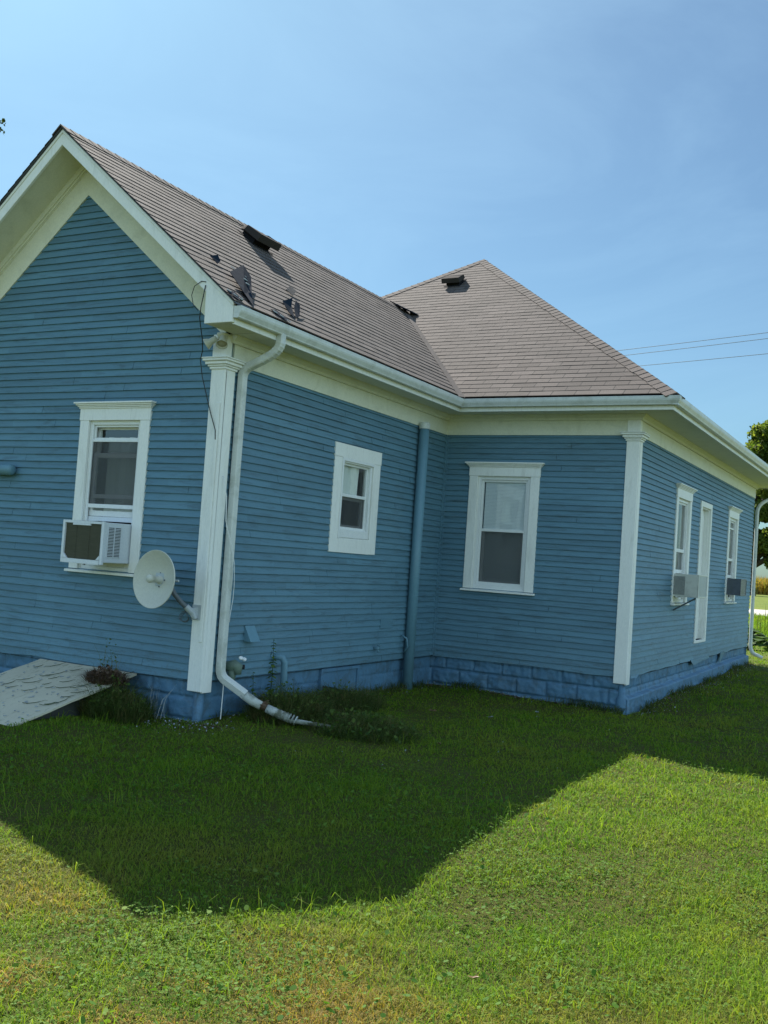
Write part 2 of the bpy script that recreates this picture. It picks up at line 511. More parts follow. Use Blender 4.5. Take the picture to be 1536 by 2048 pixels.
class MB:
    def __init__(s, fr=None):
        s.v, s.f, s.uv = [], [], []
        s.fr = fr or (lambda a, b, c: (a, b, c))

    def p(s, *a):
        s.v.append(tuple(s.fr(*a)))
        return len(s.v) - 1

    def quad(s, pts, uv=None):
        i = [s.p(*q) for q in pts]
        s.f.append(i)
        s.uv.append(uv)

    def box(s, a0, b0, c0, a1, b1, c1):
        i = [s.p(a, b, c) for c in (c0, c1) for b in (b0, b1) for a in (a0, a1)]
        for q in ((0, 2, 3, 1), (4, 5, 7, 6), (0, 1, 5, 4), (2, 6, 7, 3), (0, 4, 6, 2), (1, 3, 7, 5)):
            s.f.append([i[k] for k in q]); s.uv.append(None)

    def hexa(s, bottom, top):
        i = [s.p(*q) for q in list(bottom) + list(top)]
        n = len(bottom)
        s.f.append(i[:n][::-1]); s.uv.append(None)
        s.f.append(i[n:]); s.uv.append(None)
        for k in range(n):
            s.f.append([i[k], i[(k + 1) % n], i[n + (k + 1) % n], i[n + k]]); s.uv.append(None)

    def tube(s, path, rad, n=10, prof=None, up=Vector((0, 0, 1)), caps=True):
        """round tube, or one with cross-section prof (a, b pairs)"""
        P = [Vector(s.fr(*q)) for q in path]
        keep = s.fr
        s.fr = lambda a, b, c: (a, b, c)
        rings = []
        ref = None
        for k, q in enumerate(P):
            d = (P[min(k + 1, len(P) - 1)] - P[max(k - 1, 0)]).normalized()
            if ref is None:
                ref = up if abs(d.dot(up)) < 0.9 else Vector((1, 0, 0))
                ref = (ref - d * ref.dot(d)).normalized()
            else:
                ref = (ref - d * ref.dot(d)).normalized()
            b = d.cross(ref)
            r = rad[k] if isinstance(rad, (list, tuple)) else rad
            if prof:
                ring = [s.p(*(q + (ref * a + b * c) * r)) for a, c in prof]
            else:
                ring = [s.p(*(q + (ref * math.cos(2 * math.pi * j / n) + b * math.sin(2 * math.pi * j / n)) * r)) for j in range(n)]
            rings.append(ring)
        m = len(rings[0])
        for a, b in zip(rings, rings[1:]):
            for j in range(m):
                s.f.append([a[j], a[(j + 1) % m], b[(j + 1) % m], b[j]]); s.uv.append(None)
        if caps:
            s.f.append(rings[0][::-1]); s.uv.append(None)
            s.f.append(rings[-1]); s.uv.append(None)
        s.fr = keep

    def lathe(s, c, axis, prof, n=32):
        """prof: list of (radius, distance along the axis)"""
        axis = Vector(axis).normalized()
        a = axis.orthogonal().normalized()
        b = axis.cross(a)
        c = Vector(c)
        rings = []
        for r, h in prof:
            rings.append([s.p(*(c + axis * h + (a * math.cos(2 * math.pi * j / n) + b * math.sin(2 * math.pi * j / n)) * r)) for j in range(n)])
        for A, B in zip(rings, rings[1:]):
            for j in range(n):
                s.f.append([A[j], A[(j + 1) % n], B[(j + 1) % n], B[j]]); s.uv.append(None)

    def build(s, name, mat, parent=None, smooth=False, bevel=0.0, recalc=True):
        me = bpy.data.meshes.new(name)
        V = np.array(s.v)
        if parent is None:
            o0 = Vector(((V[:, 0].min() + V[:, 0].max()) / 2, (V[:, 1].min() + V[:, 1].max()) / 2, V[:, 2].min()))
        else:
            o0 = Vector((0, 0, 0))
        me.from_pydata([tuple(Vector(q) - o0) for q in s.v], [], s.f)
        if any(u is not None for u in s.uv):
            lay = me.uv_layers.new(name='UVMap')
            k = 0
            for fi, f in enumerate(s.f):
                for j in range(len(f)):
                    lay.data[k].uv = s.uv[fi][j] if s.uv[fi] else (0.15, 0.5)
                    k += 1
        me.materials.append(mat)
        if recalc or bevel:
            bm = bmesh.new()
            bm.from_mesh(me)
            if bevel:
                bmesh.ops.remove_doubles(bm, verts=bm.verts, dist=1e-5)
            bmesh.ops.recalc_face_normals(bm, faces=bm.faces)
            if bevel:
                es = [e for e in bm.edges if len(e.link_faces) == 2 and e.calc_face_angle(0) > 0.5]
                bmesh.ops.bevel(bm, geom=es, offset=bevel, segments=1, affect='EDGES', clamp_overlap=True)
            bm.to_mesh(me)
            bm.free()
        if smooth:
            for pl in me.polygons:
                pl.use_smooth = True
        me.update()
        o = bpy.data.objects.new(name, me)
        COL.objects.link(o)
        if parent is None:
            o.location = o0
        else:
            o.parent = parent
            mw = parent_world(parent)
            o.matrix_parent_inverse = mw.inverted()
        return o


def parent_world(p):
    if p.parent is None:
        return Matrix.LocRotScale(p.location, p.rotation_euler, p.scale)
    return parent_world(p.parent) @ p.matrix_parent_inverse @ Matrix.LocRotScale(p.location, p.rotation_euler, p.scale)


def sweep(path, prof, closed=False):
    """sweep a profile of (outward distance, z) along a plan path; outward is to the right of travel"""
    mb = MB()
    n = len(path)
    P = [Vector((a, b)) for a, b in path]
    rings = []
    for i in range(n):
        ds = []
        if i > 0 or closed: ds.append((P[i] - P[i - 1]).normalized())
        if i < n - 1 or closed: ds.append((P[(i + 1) % n] - P[i]).normalized())
        ns = [Vector((d.y, -d.x)) for d in ds]
        if len(ns) == 2:
            mt = (ns[0] + ns[1]).normalized()
            mt = mt / max(0.2, mt.dot(ns[0]))
        else:
            mt = ns[0]
        rings.append([mb.p(P[i].x + mt.x * d, P[i].y + mt.y * d, z) for d, z in prof])
    m = len(prof)
    for i in range(n if closed else n - 1):
        A, B = rings[i], rings[(i + 1) % n]
        for j in range(m - 1):
            mb.f.append([A[j], A[j + 1], B[j + 1], B[j]]); mb.uv.append(None)
    if not closed:
        mb.f.append(list(rings[0])); mb.uv.append(None)
        mb.f.append(list(rings[-1])[::-1]); mb.uv.append(None)
    return mb


# wall frames: (u along the wall, z up, d outward)
FA = lambda u, z, d: (u, -d, z)           # gable wall, faces the camera
FB = lambda u, z, d: (d, u, z)            # wing side wall
FC = lambda u, z, d: (u, L1 - d, z)       # front wall of the main body
FE = lambda u, z, d: (W2 + d, u, z)       # right side wall

house = empty('blue_house', (0, 0, -0.4), 'single storey blue clapboard house with white trim and brown shingle roof, standing on the lawn', 'house')


# ------------------------------------------------------------------ siding
def siding(fr, u0, u1, z0, z1, holes, bounds=None, seed=0, rag=False):
    rr = random.Random(seed)
    mb = MB(fr)
    k = 0
    z = z0
    while z < z1 - 0.004:
        zt = min(z + EXP, z1)
        a, b = u0, u1
        if bounds:
            a, b = bounds(z - 0.005)
            a, b = max(a, u0), min(b, u1)
            if b - a < 0.02:
                z += EXP; k += 1
                continue
        segs = [(a, b)]
        for (h0, h1, g0, g1) in holes:
            h0 -= 0.03; h1 += 0.03
            if g0 < z + EXP * 0.55 and g1 > z + EXP * 0.45:
                ns = []
                for s0, s1 in segs:
                    if h1 <= s0 or h0 >= s1: ns.append((s0, s1)); continue
                    if h0 > s0: ns.append((s0, h0))
                    if h1 < s1: ns.append((h1, s1))
                segs = ns
        for s0, s1 in segs:
            cuts = [s0]
            x = s0 + rr.uniform(0.5, 3.6)
            while x < s1 - 0.3:
                cuts.append(x); x += rr.uniform(1.5, 3.8)
            cuts.append(s1)
            for c0, c1 in zip(cuts, cuts[1:]):
                g = 0.0022
                e0 = c0 + (g if c0 != s0 else 0); e1 = c1 - (g if c1 != s1 else 0)
                nn = max(1, int((e1 - e0) / 0.35))
                j0 = rr.uniform(-0.0012, 0.0012); dj = rr.uniform(-0.0015, 0.002)
                prev = None
                for q in range(nn + 1):
                    u = e0 + (e1 - e0) * q / nn
                    wob = 0.0016 * math.sin(u * 2.1 + k * 1.7) + rr.uniform(-0.0007, 0.0007)
                    zb = z + j0 + wob
                    if rag and k == 0:
                        zb += rr.uniform(-0.012, 0.008)
                    db = 0.0205 + dj + rr.uniform(-0.001, 0.001)
                    col = [mb.p(u, zb, 0.001), mb.p(u, zb, db), mb.p(u, zt + 0.004 + 0.0016 * math.sin(u * 2.1 + (k + 1) * 1.7), 0.0035)]
                    if prev:
                        mb.f.append([prev[0], col[0], col[1], prev[1]]); mb.uv.append(None)
                        mb.f.append([prev[1], col[1], col[2], prev[2]]); mb.uv.append(None)
                    else:
                        mb.f.append(col); mb.uv.append(None)
                    prev = col
                mb.f.append(prev[::-1]); mb.uv.append(None)
        z += EXP; k += 1
    return mb


def backing(mb, u0, u1, z0, z1, holes, d=0.0):
    us = sorted({u0, u1, *[h[0] for h in holes], *[h[1] for h in holes]})
    zs = sorted({z0, z1, *[h[2] for h in holes], *[h[3] for h in holes]})
    for a, b in zip(us, us[1:]):
        for c, e in zip(zs, zs[1:]):
            mu, mz = (a + b) / 2, (c + e) / 2
            if any(h[0] < mu < h[1] and h[2] < mz < h[3] for h in holes): continue
            mb.quad([(a, c, d), (b, c, d), (b, e, d), (a, e, d)])


# window openings (u0, u1, z0, z1)
HA = [(-1.65, -0.965, 0.94, 2.44)]
HB = [(2.21, 2.93, 1.45, 2.36)]
HC = [(0.52, 1.265, 0.94, 2.44)]
HE = [(7.22, 7.99, 0.905, 2.42), (8.90, 9.59, 0.30, 2.42), (11.36, 12.13, 0.905, 2.42)]

gab = lambda z: (RX - (ZR - 0.52 - z) / ML, RX + (ZR - 0.52 - z) / M1)
ZA = -0.0
sa = siding(FA, RX * 2, 0.0, ZA, 4.84, HA, gab, 1, True)
backing(sa, RX * 2, 0, 0, H, HA)
sa.quad([(RX * 2, H, 0), (0, H, 0), (0, ZR + M1 * RX - 0.1, 0), (RX, ZR - 0.1, 0), (RX * 2, ZR + ML * RX - 0.1, 0)])
oa = sa.build('wall', MAT['siding'], house, recalc=False)
oa['label'] = 'blue clapboard gable wall'
sb = siding(FB, 0.0, L1 - 0.02, 0, H + 0.02, HB, None, 2)
backing(sb, 0, L1, 0, ZS, HB)
sb.build('wall', MAT['siding'], house, recalc=False)['label'] = 'blue clapboard side wall with the small window'
sc = siding(FC, 0.02, W2, 0, H + 0.02, HC, None, 3, True)
backing(sc, 0, W2, 0, ZS, HC)
sc.build('wall', MAT['siding'], house, recalc=False)['label'] = 'blue clapboard wall in the inner corner'
se = siding(FE, L1, YF, 0.0, H + 0.02, HE, None, 4, True)
backing(se, L1, YF, 0, ZS, HE)
se.build('wall', MAT['siding'], house, recalc=False)['label'] = 'weathered long side wall with peeling lowest boards'
# the walls at the back, seen by nothing but needed to close the house
rb = MB()
rb.quad([(RX * 2, 0, -.5), (RX * 2, L1, -.5), (RX * 2, L1, ZS), (RX * 2, 0, ZS)])
rb.quad([(-5.58, L1, -.5), (RX * 2, L1, -.5), (RX * 2, L1, ZS), (-5.58, L1, ZS)])
rb.quad([(-5.58, L1, -.5), (-5.58, YF, -.5), (-5.58, YF, ZS), (-5.58, L1, ZS)])
rb.quad([(-5.58, YF, -.5), (W2, YF, -.5), (W2, YF, ZS), (-5.58, YF, ZS)])
rb.build('rear_wall', MAT['siding'], house, recalc=False)
it = MB()
it.quad([(RX * 2, 0, -.02), (0, 0, -.02), (0, L1, -.02), (RX * 2, L1, -.02)])
it.quad([(-5.58, L1, -.02), (W2, L1, -.02), (W2, YF, -.02), (-5.58, YF, -.02)])
it.quad([(RX * 2, 0.004, ZS - .1), (-0.004, 0.004, ZS - .1), (-0.004, L1, ZS - .1), (RX * 2, L1, ZS - .1)])
it.quad([(-5.57, L1 + .004, ZS - .1), (W2 - .004, L1 + .004, ZS - .1), (W2 - .004, YF - .004, ZS - .1), (-5.57, YF - .004, ZS - .1)])
it.quad([(-2.9, .05, 0), (-2.9, L1, 0), (-2.9, L1, 3.1), (-2.9, .05, 3.1)])
it.quad([(-2.9, 3.2, 0), (-.05, 3.2, 0), (-.05, 3.2, 3.1), (-2.9, 3.2, 3.1)])
it.quad([(-2, 7.6, 0), (2.6, 7.6, 0), (2.6, 7.6, 3.1), (-2, 7.6, 3.1)][::-1]) if False else None
it.build('interior', MAT['room'], house, recalc=False)

# inner corner bead
cb = MB(); cb.box(0.0, L1 - 0.05, 0, 0.028, L1 - 0.022, H); cb.box(0.0, L1 - 0.021, 0, 0.05, L1, H)
cb.build('corner_bead', MAT['siding'], house)


# ------------------------------------------------------------------ foundation
def foundation(fr, u0, u1, zb, zt, d0, seed, amp=0.03, ledge=None):
    mb = MB(fr)
    bw, bh = 0.405, 0.2
    step = 0.015
    nu = max(2, int((u1 - u0) / step)); nz = max(2, int((zt - zb) / 0.0125))
    rows = []
    for j in range(nz + 1):
        z = zb + (zt - zb) * j / nz
        row = []
        for i in range(nu + 1):
            u = u0 + (u1 - u0) * i / nu
            r = math.floor((z - zt) / bh)
            uu = u / bw + (0.5 if r % 2 else 0)
            fu = uu - math.floor(uu); fz = (z - zt) / bh - r
            e = min(fu, 1 - fu) * bw; ez = min(fz, 1 - fz) * bh
            ed = min(1.0, min(e, ez) / 0.026)
            ed = ed * ed * (3 - 2 * ed)
            nval = noise.noise(Vector((u * 7 + seed, z * 7, r * 3.3))) * 0.6 + noise.noise(Vector((u * 17 + seed, z * 17, 1))) * 0.4
            d = d0 + amp * (ed * (0.75 + 0.7 * nval)) + 0.004 * noise.noise(Vector((u * 40, z * 40, seed)))
            if ledge and z < ledge[0](u):
                t = min(1, (ledge[0](u) - z) / 0.02)
                d = d * (1 - t) + t * (ledge[1] + 0.012 * nval + 0.004 * noise.noise(Vector((u * 40, z * 40, seed))))
            row.append(mb.p(u, z, d))
        rows.append(row)
    for a, b in zip(rows, rows[1:]):
        for i in range(nu):
            mb.f.append([a[i], a[i + 1], b[i + 1], b[i]]); mb.uv.append(None)
    return mb


foundation(FA, RX * 2, -0.03, -0.75, 0.03, -0.04, 1).build('foundation', MAT['foundation'], house, smooth=True, recalc=False)
foundation(FB, 0.0, L1 + .03, -0.75, 0.03, -0.035, 2, 0.012).build('foundation', MAT['foundation'], house, smooth=True, recalc=False)
foundation(FC, -.03, W2 - 0.005, -0.75, 0.03, -0.04, 3, 0.04).build('foundation', MAT['foundation'], house, smooth=True, recalc=False)
foundation(FE, L1 + 0.005, YF, -0.75, 0.03, -0.04, 4, 0.02, (lambda u: -0.25 + 0.008 * (u - L1), 0.05)).build('foundation', MAT['foundation'], house, smooth=True, recalc=False)
fc = MB()   # rounded corners where two foundation faces meet
fc.tube([(W2 - 0.028, L1 + 0.06, -0.75), (W2 - 0.028, L1 + 0.06, -0.27), (W2 - 0.035, L1 + 0.04, -0.235), (W2 - 0.04, L1 + 0.04, 0.02)], [0.086, 0.084, 0.045, 0.038], 16)
fc.build('foundation_corner', MAT['foundation'], house, smooth=True)
fc = MB()
fc.tube([(-0.05, 0.05, -0.75), (-0.05, 0.05, 0.02)], 0.05, 12)
fc.build('foundation_corner', MAT['foundation'], house, smooth=True)

# torn bits of the lowest boards on the long wall
tb = MB(FE)
tb.hexa([(8.75, -0.075, 0.035), (10.05, -0.03, 0.02), (10.1, 0.012, 0.018), (8.6, 0.012, 0.018)], [(8.75, -0.075, 0.045), (10.05, -0.03, 0.03), (10.1, 0.012, 0.026), (8.6, 0.012, 0.026)])
tb.build('torn_board', MAT['siding'], house); tb = MB(FE)
tb.hexa([(5.05, -0.02, 0.03), (5.3, -0.03, 0.045), (5.5, 0.0, 0.02), (5.1, 0.01, 0.02)], [(5.05, -0.02, 0.038), (5.3, -0.03, 0.053), (5.5, 0.0, 0.028), (5.1, 0.01, 0.028)])
tb.build('torn_board', MAT['siding'], house); tb = MB(FE)
tb.hexa([(11.0, -0.16, 0.02), (11.1, -0.16, 0.02), (11.5, 0.01, 0.02), (11.1, 0.01, 0.02)], [(11.0, -0.16, 0.03), (11.1, -0.16, 0.03), (11.5, 0.01, 0.03), (11.1, 0.01, 0.03)])
tb.build('torn_board', MAT['siding'], house)

# crawl space cover in the wing foundation
cv = MB(FB)
for a in ((2.10, -0.345, 2.14, -0.02), (2.90, -0.345, 2.94, -0.02), (2.14, -0.06, 2.90, -0.02)):
    cv.box(a[0], a[1], -0.05, a[2], a[3], 0.012)
cvf = cv.build('crawl_space_cover', MAT['foundation'], house, bevel=0.003)
cv = MB(FB); cv.hexa([(2.14, -0.20, -0.05), (2.9, -0.34, -0.05), (2.9, -0.06, -0.05), (2.14, -0.06, -0.05)], [(2.14, -0.20, -0.006), (2.9, -0.34, -0.006), (2.9, -0.06, -0.006), (2.14, -0.06, -0.006)])
cv.build('panel', MAT['foundation'], cvf)
cv = MB(FB); cv.box(2.14, -0.36, -0.045, 2.9, -0.19, -0.024)
cv.build('broken_gap', MAT['black'], cvf)


# ------------------------------------------------------------------ corner boards, capitals, frieze
def corner_board(cx, cy, zb, name='corner_board'):
    """boards on the -y face and the +x face of an outer corner"""
    mb = MB()
    w = 0.132
    mb.box(cx - w, cy - 0.030, zb, cx + 0.030, cy - 0.001, 2.925)
    mb.box(cx + 0.001, cy - 0.001, zb - 0.012, cx + 0.030, cy + w, 2.925)
    o = mb.build(name, MAT['trim'], house, bevel=0.004)
    c = MB()
    for z0, z1, e in ((2.918, 2.942, 0.014), (2.942, 2.960, 0.028), (2.960, 2.990, 0.046), (2.990, 3.012, 0.066), (3.012, 3.026, 0.074)):
        c.box(cx - w - e, cy - 0.030 - e, z0, cx + 0.030 + e, cy + w + e, z1 - 0.0005)
    c.build('capital', MAT['trim'], o, bevel=0.004)
    c = MB()
    c.box(cx - w, cy - 0.032, 3.026, cx + 0.032, cy + w * 0.4, ZS - 0.001)
    c.build('frieze_block', MAT['trim'], o, bevel=0.003)
    return o


ca = corner_board(0, 0, -0.10)
cv = MB(); cv.box(-0.030, -0.042, 0.36, 0.008, -0.031, 2.60)
cv.build('cable_conduit', MAT['trim'], ca, bevel=0.004)
ce = corner_board(W2, L1, -0.085)

fz = sweep([(0.0, 0.10), (0.0, L1), (W2 - 0.1, L1)], [(0.001, H), (0.024, H), (0.024, ZS - 0.003), (0.001, ZS - 0.003)])
fz.build('frieze', MAT['soffit'], house)
fz = sweep([(W2, L1 + 0.06), (W2, YF), (-1, YF)], [(0.001, H), (0.024, H), (0.024, ZS - 0.003), (0.001, ZS - 0.003)])
fz.build('frieze', MAT['soffit'], house)
crown = [(0.002, 3.178), (0.030, 3.178), (0.032, 3.188), (0.038, 3.188), (0.040, 3.200), (0.052, 3.212), (0.072, 3.232), (0.080, 3.236), (0.084, 3.249), (0.002, 3.249)]
cr1 = sweep([(0.0, 0.03), (0.0, L1), (W2, L1), (W2, YF), (-1, YF)], [(d + 0.022, z) for d, z in crown])
cr1.build('crown_moulding', MAT['soffit'], house)

# gable frieze (two raking boards) and moulding
gf = MB(FA)
for s in (1, -1):
    xe = RX + s * (-RX - 0.001)
    q = lambda x, dz: (x, ZR - mm(x) * abs(x - RX) - dz)
    a0, a1 = q(RX, 0.55), q(xe - .0001, 0.55)
    b0, b1 = q(RX, 0.13), q(xe - .0001, 0.13)
    gf.hexa([(*a0, 0.001), (*a1, 0.001), (*b1, 0.001), (*b0, 0.001)], [(*a0, 0.026), (*a1, 0.026), (*b1, 0.026), (*b0, 0.026)])
gf.build('gable_frieze', MAT['soffit'], house)
gf = MB(FA)
for s in (1, -1):
    xe = RX + s * (-RX + 0.02)
    q = lambda x, dz: (x, ZR - mm(x) * abs(x - RX) - dz)
    for dz0, dz1, dd in ((0.222, 0.135, 0.062), (0.250, 0.222, 0.045), (0.262, 0.250, 0.034)):
        a0, a1, b0, b1 = q(RX, dz0), q(xe, dz0), q(RX, dz1), q(xe, dz1)
        gf.hexa([(*a0, 0.026), (*a1, 0.026), (*b1, 0.026), (*b0, 0.026)], [(*a0, dd), (*a1, dd), (*b1, dd), (*b0, dd)])
gf.build('gable_moulding', MAT['soffit'], house)

# soffits
sf = MB()
sf.quad([(0.0, 0.0, ZS), (O - 0.09, 0.0, ZS), (O - 0.09, L1, ZS), (0, L1, ZS)])
sf.quad([(O - 0.09, L1 - OW + 0.09, ZS), (W2 + OE - 0.09, L1 - OW + 0.09, ZS), (W2 + OE - 0.09, L1, ZS), (O - 0.09, L1, ZS)])
sf.quad([(W2, L1, ZS), (W2 + OE - 0.09, L1, ZS), (W2 + OE - 0.09, YB - .09, ZS), (W2, YB - .09, ZS)])
sf.quad([(W2, YF, ZS), (W2, YB - .09, ZS), (XL + .09, YB - .09, ZS), (XL + .09, YF, ZS)])
sf.quad([(XL + .09, YF, ZS), (-5.58, YF, ZS), (-5.58, L1 - .4, ZS), (XL + .09, L1 - .4, ZS)])
sf.quad([(-5.58, L1, ZS), (RX * 2, L1, ZS), (RX * 2, L1 - .4, ZS), (-5.58, L1 - .4, ZS)])
sf.quad([(RX * 2, L1, ZS), (RX * 2, 0, ZS), (RX * 2 - .4, 0, ZS), (RX * 2 - .4, L1, ZS)])
sf.build('soffit', MAT['soffit'], house, recalc=False)
# raking soffit under the gable overhang
rs = MB()
for s in (1, -1):
    x1 = RX + s * (-RX + 0.09)
    za, zb_ = ZR - 0.155, ZR - mm(x1) * abs(x1 - RX) - 0.155
    rs.hexa([(RX, -OG + 0.02, za), (x1, -OG + 0.02, zb_), (x1, 0, zb_), (RX, 0, za)], [(RX, -OG + 0.02, za + 0.02), (x1, -OG + 0.02, zb_ + 0.02), (x1, 0, zb_ + 0.02), (RX, 0, za + 0.02)])
rs.build('raking_soffit', MAT['soffit'], house)
# barge boards
for s in (1, -1):
    bb = MB(FA)
    x1 = RX + s * (-RX + 0.06); x2 = RX + s * (-RX + O - 0.085)
    q = lambda x, dz: (x, ZR - mm(x) * abs(x - RX) - dz)
    A = [q(RX, 0.03), q(x2, 0.03), (x2, 3.250), (RX + s * (-RX + 0.068), 3.250), (x1, q(x1, 0.18)[1]), q(RX, 0.18)]
    bb.hexa([(a, z, OG - 0.03) for a, z in A], [(a, z, OG) for a, z in A])
    bb.build('barge_board', MAT['trim'], house, bevel=0.003)
    bb = MB(FA)   # bed strip standing proud along the top of the board
    B = [q(RX, 0.022), q(RX + s * (-RX + O - 0.08), 0.022), q(RX + s * (-RX + O - 0.08), 0.058), q(RX, 0.058)]
    bb.hexa([(a, z, OG + 0.001) for a, z in B], [(a, z, OG + 0.010) for a, z in B])
    bb.build('rake_strip', MAT['trim'], house, bevel=0.003)
    bx = MB()
    xa, xb_ = RX + s * (-RX + 0.072), RX + s * (-RX + O - 0.088)
    lo, hi = min(xa, xb_), max(xa, xb_)
    bx.box(lo, -OG + 0.031, 3.2515, hi, 0.0, 3.30)
    bx.quad([(xa, -OG + .031, 3.2515), (xa, 0, 3.2515), (xa, 0, 3.56), (xa, -OG + .031, 3.56)])
    bx.build('cornice_return', MAT['soffit'], house)

# fascia + gutters
fpath = [(O, -OG + 0.031), (O, L1 - OW), (W2 + OE, L1 - OW), (W2 + OE, YB), (XL, YB)]
fa = sweep(fpath, [(-0.105, 3.236), (-0.083, 3.236), (-0.083, ZG), (-0.105, ZG)])
fa.build('fascia', MAT['trim'], house)
gut = [(-0.080, 3.392), (-0.080, 3.288), (-0.030, 3.286), (-0.022, 3.292), (-0.020, 3.302), (-0.012, 3.318), (-0.002, 3.338), (0.002, 3.356), (0.002, 3.378), (0.0035, 3.386), (0.002, 3.392), (-0.006, 3.393), (-0.008, 3.386), (-0.004, 3.378), (-0.004, 3.352), (-0.016, 3.322), (-0.028, 3.296), (-0.076, 3.294), (-0.076, 3.392)]
gpath = [(O, -OG + 0.005), (O, L1 - OW), (W2 + OE, L1 - OW), (W2 + OE, YB), (XL, YB)]
gu = sweep(gpath, gut)
go = gu.build('gutter', MAT['gutter'], house)
ge = MB()
ge.hexa([(O - 0.08, -OG + 0.002, z) for z in (3.392,)] + [(O + d, -OG + 0.002, z) for d, z in gut[1:11]], [(O - 0.08, -OG + 0.006, z) for z in (3.392,)] + [(O + d, -OG + 0.006, z) for d, z in gut[1:11]])
ge.build('end_cap', MAT['gutter'], go)
for x, y, ax in ((O, 1.95, 'y'), (1.75, L1 - OW, 'x'), (W2 + OE, 8.4, 'e'), (W2 + OE, 12.2, 'e')):
    pr = [(d * 1.0 + (0.0025 if d > -0.05 else -0.001), z - (0.002 if z < 3.3 else 0)) for d, z in gut[:11]]
    g2 = sweep([(x, y - .012), (x, y + .012)] if ax != 'x' else [(x - .012, y), (x + .012, y)], pr)
    g2.build('seam', MAT['gutter'], go)
for path in ([(O - 0.001, L1 - OW - .02), (O - 0.001, L1 - OW), (O + .02, L1 - OW)], [(W2 + OE - .02, L1 - OW), (W2 + OE, L1 - OW), (W2 + OE, L1 - OW + .02)]):
    pr = [(d + (0.003 if d > -0.05 else -0.001), z - (0.002 if z < 3.3 else 0)) for d, z in gut[:11]]
    sweep(path, pr).build('seam', MAT['gutter'], go)


# ------------------------------------------------------------------ roof
def roof_rows(org, ud, vd, nrm, ul, ur, vmax, exp=0.128, uvo=0.0, seed=0, v0=0.0, lift=0.0072):
    """overlapping courses; ul(v), ur(v) bound the course"""
    rr = random.Random(seed)
    mb = MB()
    org, ud, vd, nrm = map(Vector, (org, ud, vd, nrm))
    n = int(math.ceil((vmax - v0) / exp))
    for i in range(n):
        a = v0 + i * exp; b = min(a + exp, vmax)
        la, ra, lb, rb_ = ul(a), ur(a), ul(b), ur(b)
        if ra - la < 0.02: break
        k = max(1, int((ra - la) / 0.305))
        for j in range(k):
            s0, s1 = j / k, (j + 1) / k
            lift0 = lift + rr.uniform(-0.001, 0.0018)
            A0 = la + (ra - la) * s0; A1 = la + (ra - la) * s1
            B0 = lb + (rb_ - lb) * s0; B1 = lb + (rb_ - lb) * s1
            P = lambda u, v, h: tuple(org + ud * u + vd * v + nrm * h)
            lo = a - 0.001
            mb.quad([P(A0, lo, lift0), P(A1, lo, lift0), P(B1, b, 0.0015), P(B0, b, 0.0015)],
                    [(A0 + uvo, i + .02), (A1 + uvo, i + .02), (B1 + uvo, i + .98), (B0 + uvo, i + .98)])
            mb.quad([P(A0, lo, -0.002), P(A1, lo, -0.002), P(A1, lo, lift0), P(A0, lo, lift0)],
                    [(A0 + uvo, i + .02), (A1 + uvo, i + .02), (A1 + uvo, i + .02), (A0 + uvo, i + .02)])
    # deck underneath
    P = lambda u, v, h: tuple(org + ud * u + vd * v + nrm * h)
    mb.quad([P(ul(v0), v0, -0.006), P(ur(v0), v0, -0.006), P(ur(vmax), vmax, -0.006), P(ul(vmax), vmax, -0.006)])
    return mb


eo = 0.055   # how far the shingles stop short of the gutter lip
roof = MB()
# a thin deck edge keeps the roof a solid thing and parents its faces
c1 = 1 / math.sqrt(1 + M1 * M1)
c2 = 1 / math.sqrt(1 + M2 * M2)
nW = (M1 * c1, 0, c1)
vW = (-c1, 0, M1 * c1)
orgW = Vector((O, 0, ZG))
vmaxW = (O - RX) / c1
valley = lambda v: L1 - OW + (M1 / M2) * (v * c1)
ro = roof_rows(orgW, (0, 1, 0), vW, nW, lambda v: -OG - 0.035, valley, vmaxW, 0.128, 0.1, 5, eo / c1)
roofo = ro.build('roof', MAT['shingle'], house, recalc=False)
roofo['label'] = 'worn brown shingle roof with torn shingles by the gable'
# other slope of the wing
cL = 1 / math.sqrt(1 + ML * ML)
vmaxL = (ZR - ZG) / (ML * cL)
ro = roof_rows(Vector((RX - (ZR - ZG) / ML, 0, ZG)), (0, 1, 0), (cL, 0, ML * cL), (-ML * cL, 0, cL), lambda v: -OG - 0.035, lambda v: L1 - OW + (ML / M2) * v * cL, vmaxL, 0.128, 0.1, 6, eo / c1)
ro.build('shingle_slope', MAT['shingle'], roofo, recalc=False)
# hip front
vmaxH = HR / c2
ro = roof_rows(Vector((PX, L1 - OW, ZG)), (1, 0, 0), (0, c2, M2 * c2), (0, -M2 * c2, c2), lambda v: -HR + v * c2, lambda v: HR - v * c2, vmaxH, 0.128, 0.1, 7, eo / c2, 0.006)
ro.build('shingle_slope', MAT['shingle'], roofo, recalc=False)
# hip right / left / back
PY2 = YB - HR
ro = roof_rows(Vector((W2 + OE, 0, ZG)), (0, 1, 0), (-c2, 0, M2 * c2), (M2 * c2, 0, c2), lambda v: L1 - OW + v * c2, lambda v: YB - v * c2, vmaxH, 0.128, 0.1, 8, eo / c2)
ro.build('shingle_slope', MAT['shingle'], roofo, recalc=False)
ro = roof_rows(Vector((XL, 0, ZG)), (0, 1, 0), (c2, 0, M2 * c2), (-M2 * c2, 0, c2), lambda v: L1 - OW + v * c2, lambda v: YB - v * c2, vmaxH, 0.3, 0.1, 9, eo / c2)
ro.build('shingle_slope', MAT['shingle'], roofo, recalc=False)
ro = roof_rows(Vector((PX, YB, ZG)), (1, 0, 0), (0, -c2, M2 * c2), (0, M2 * c2, c2), lambda v: -HR + v * c2, lambda v: HR - v * c2, vmaxH, 0.3, 0.1, 10, eo / c2)
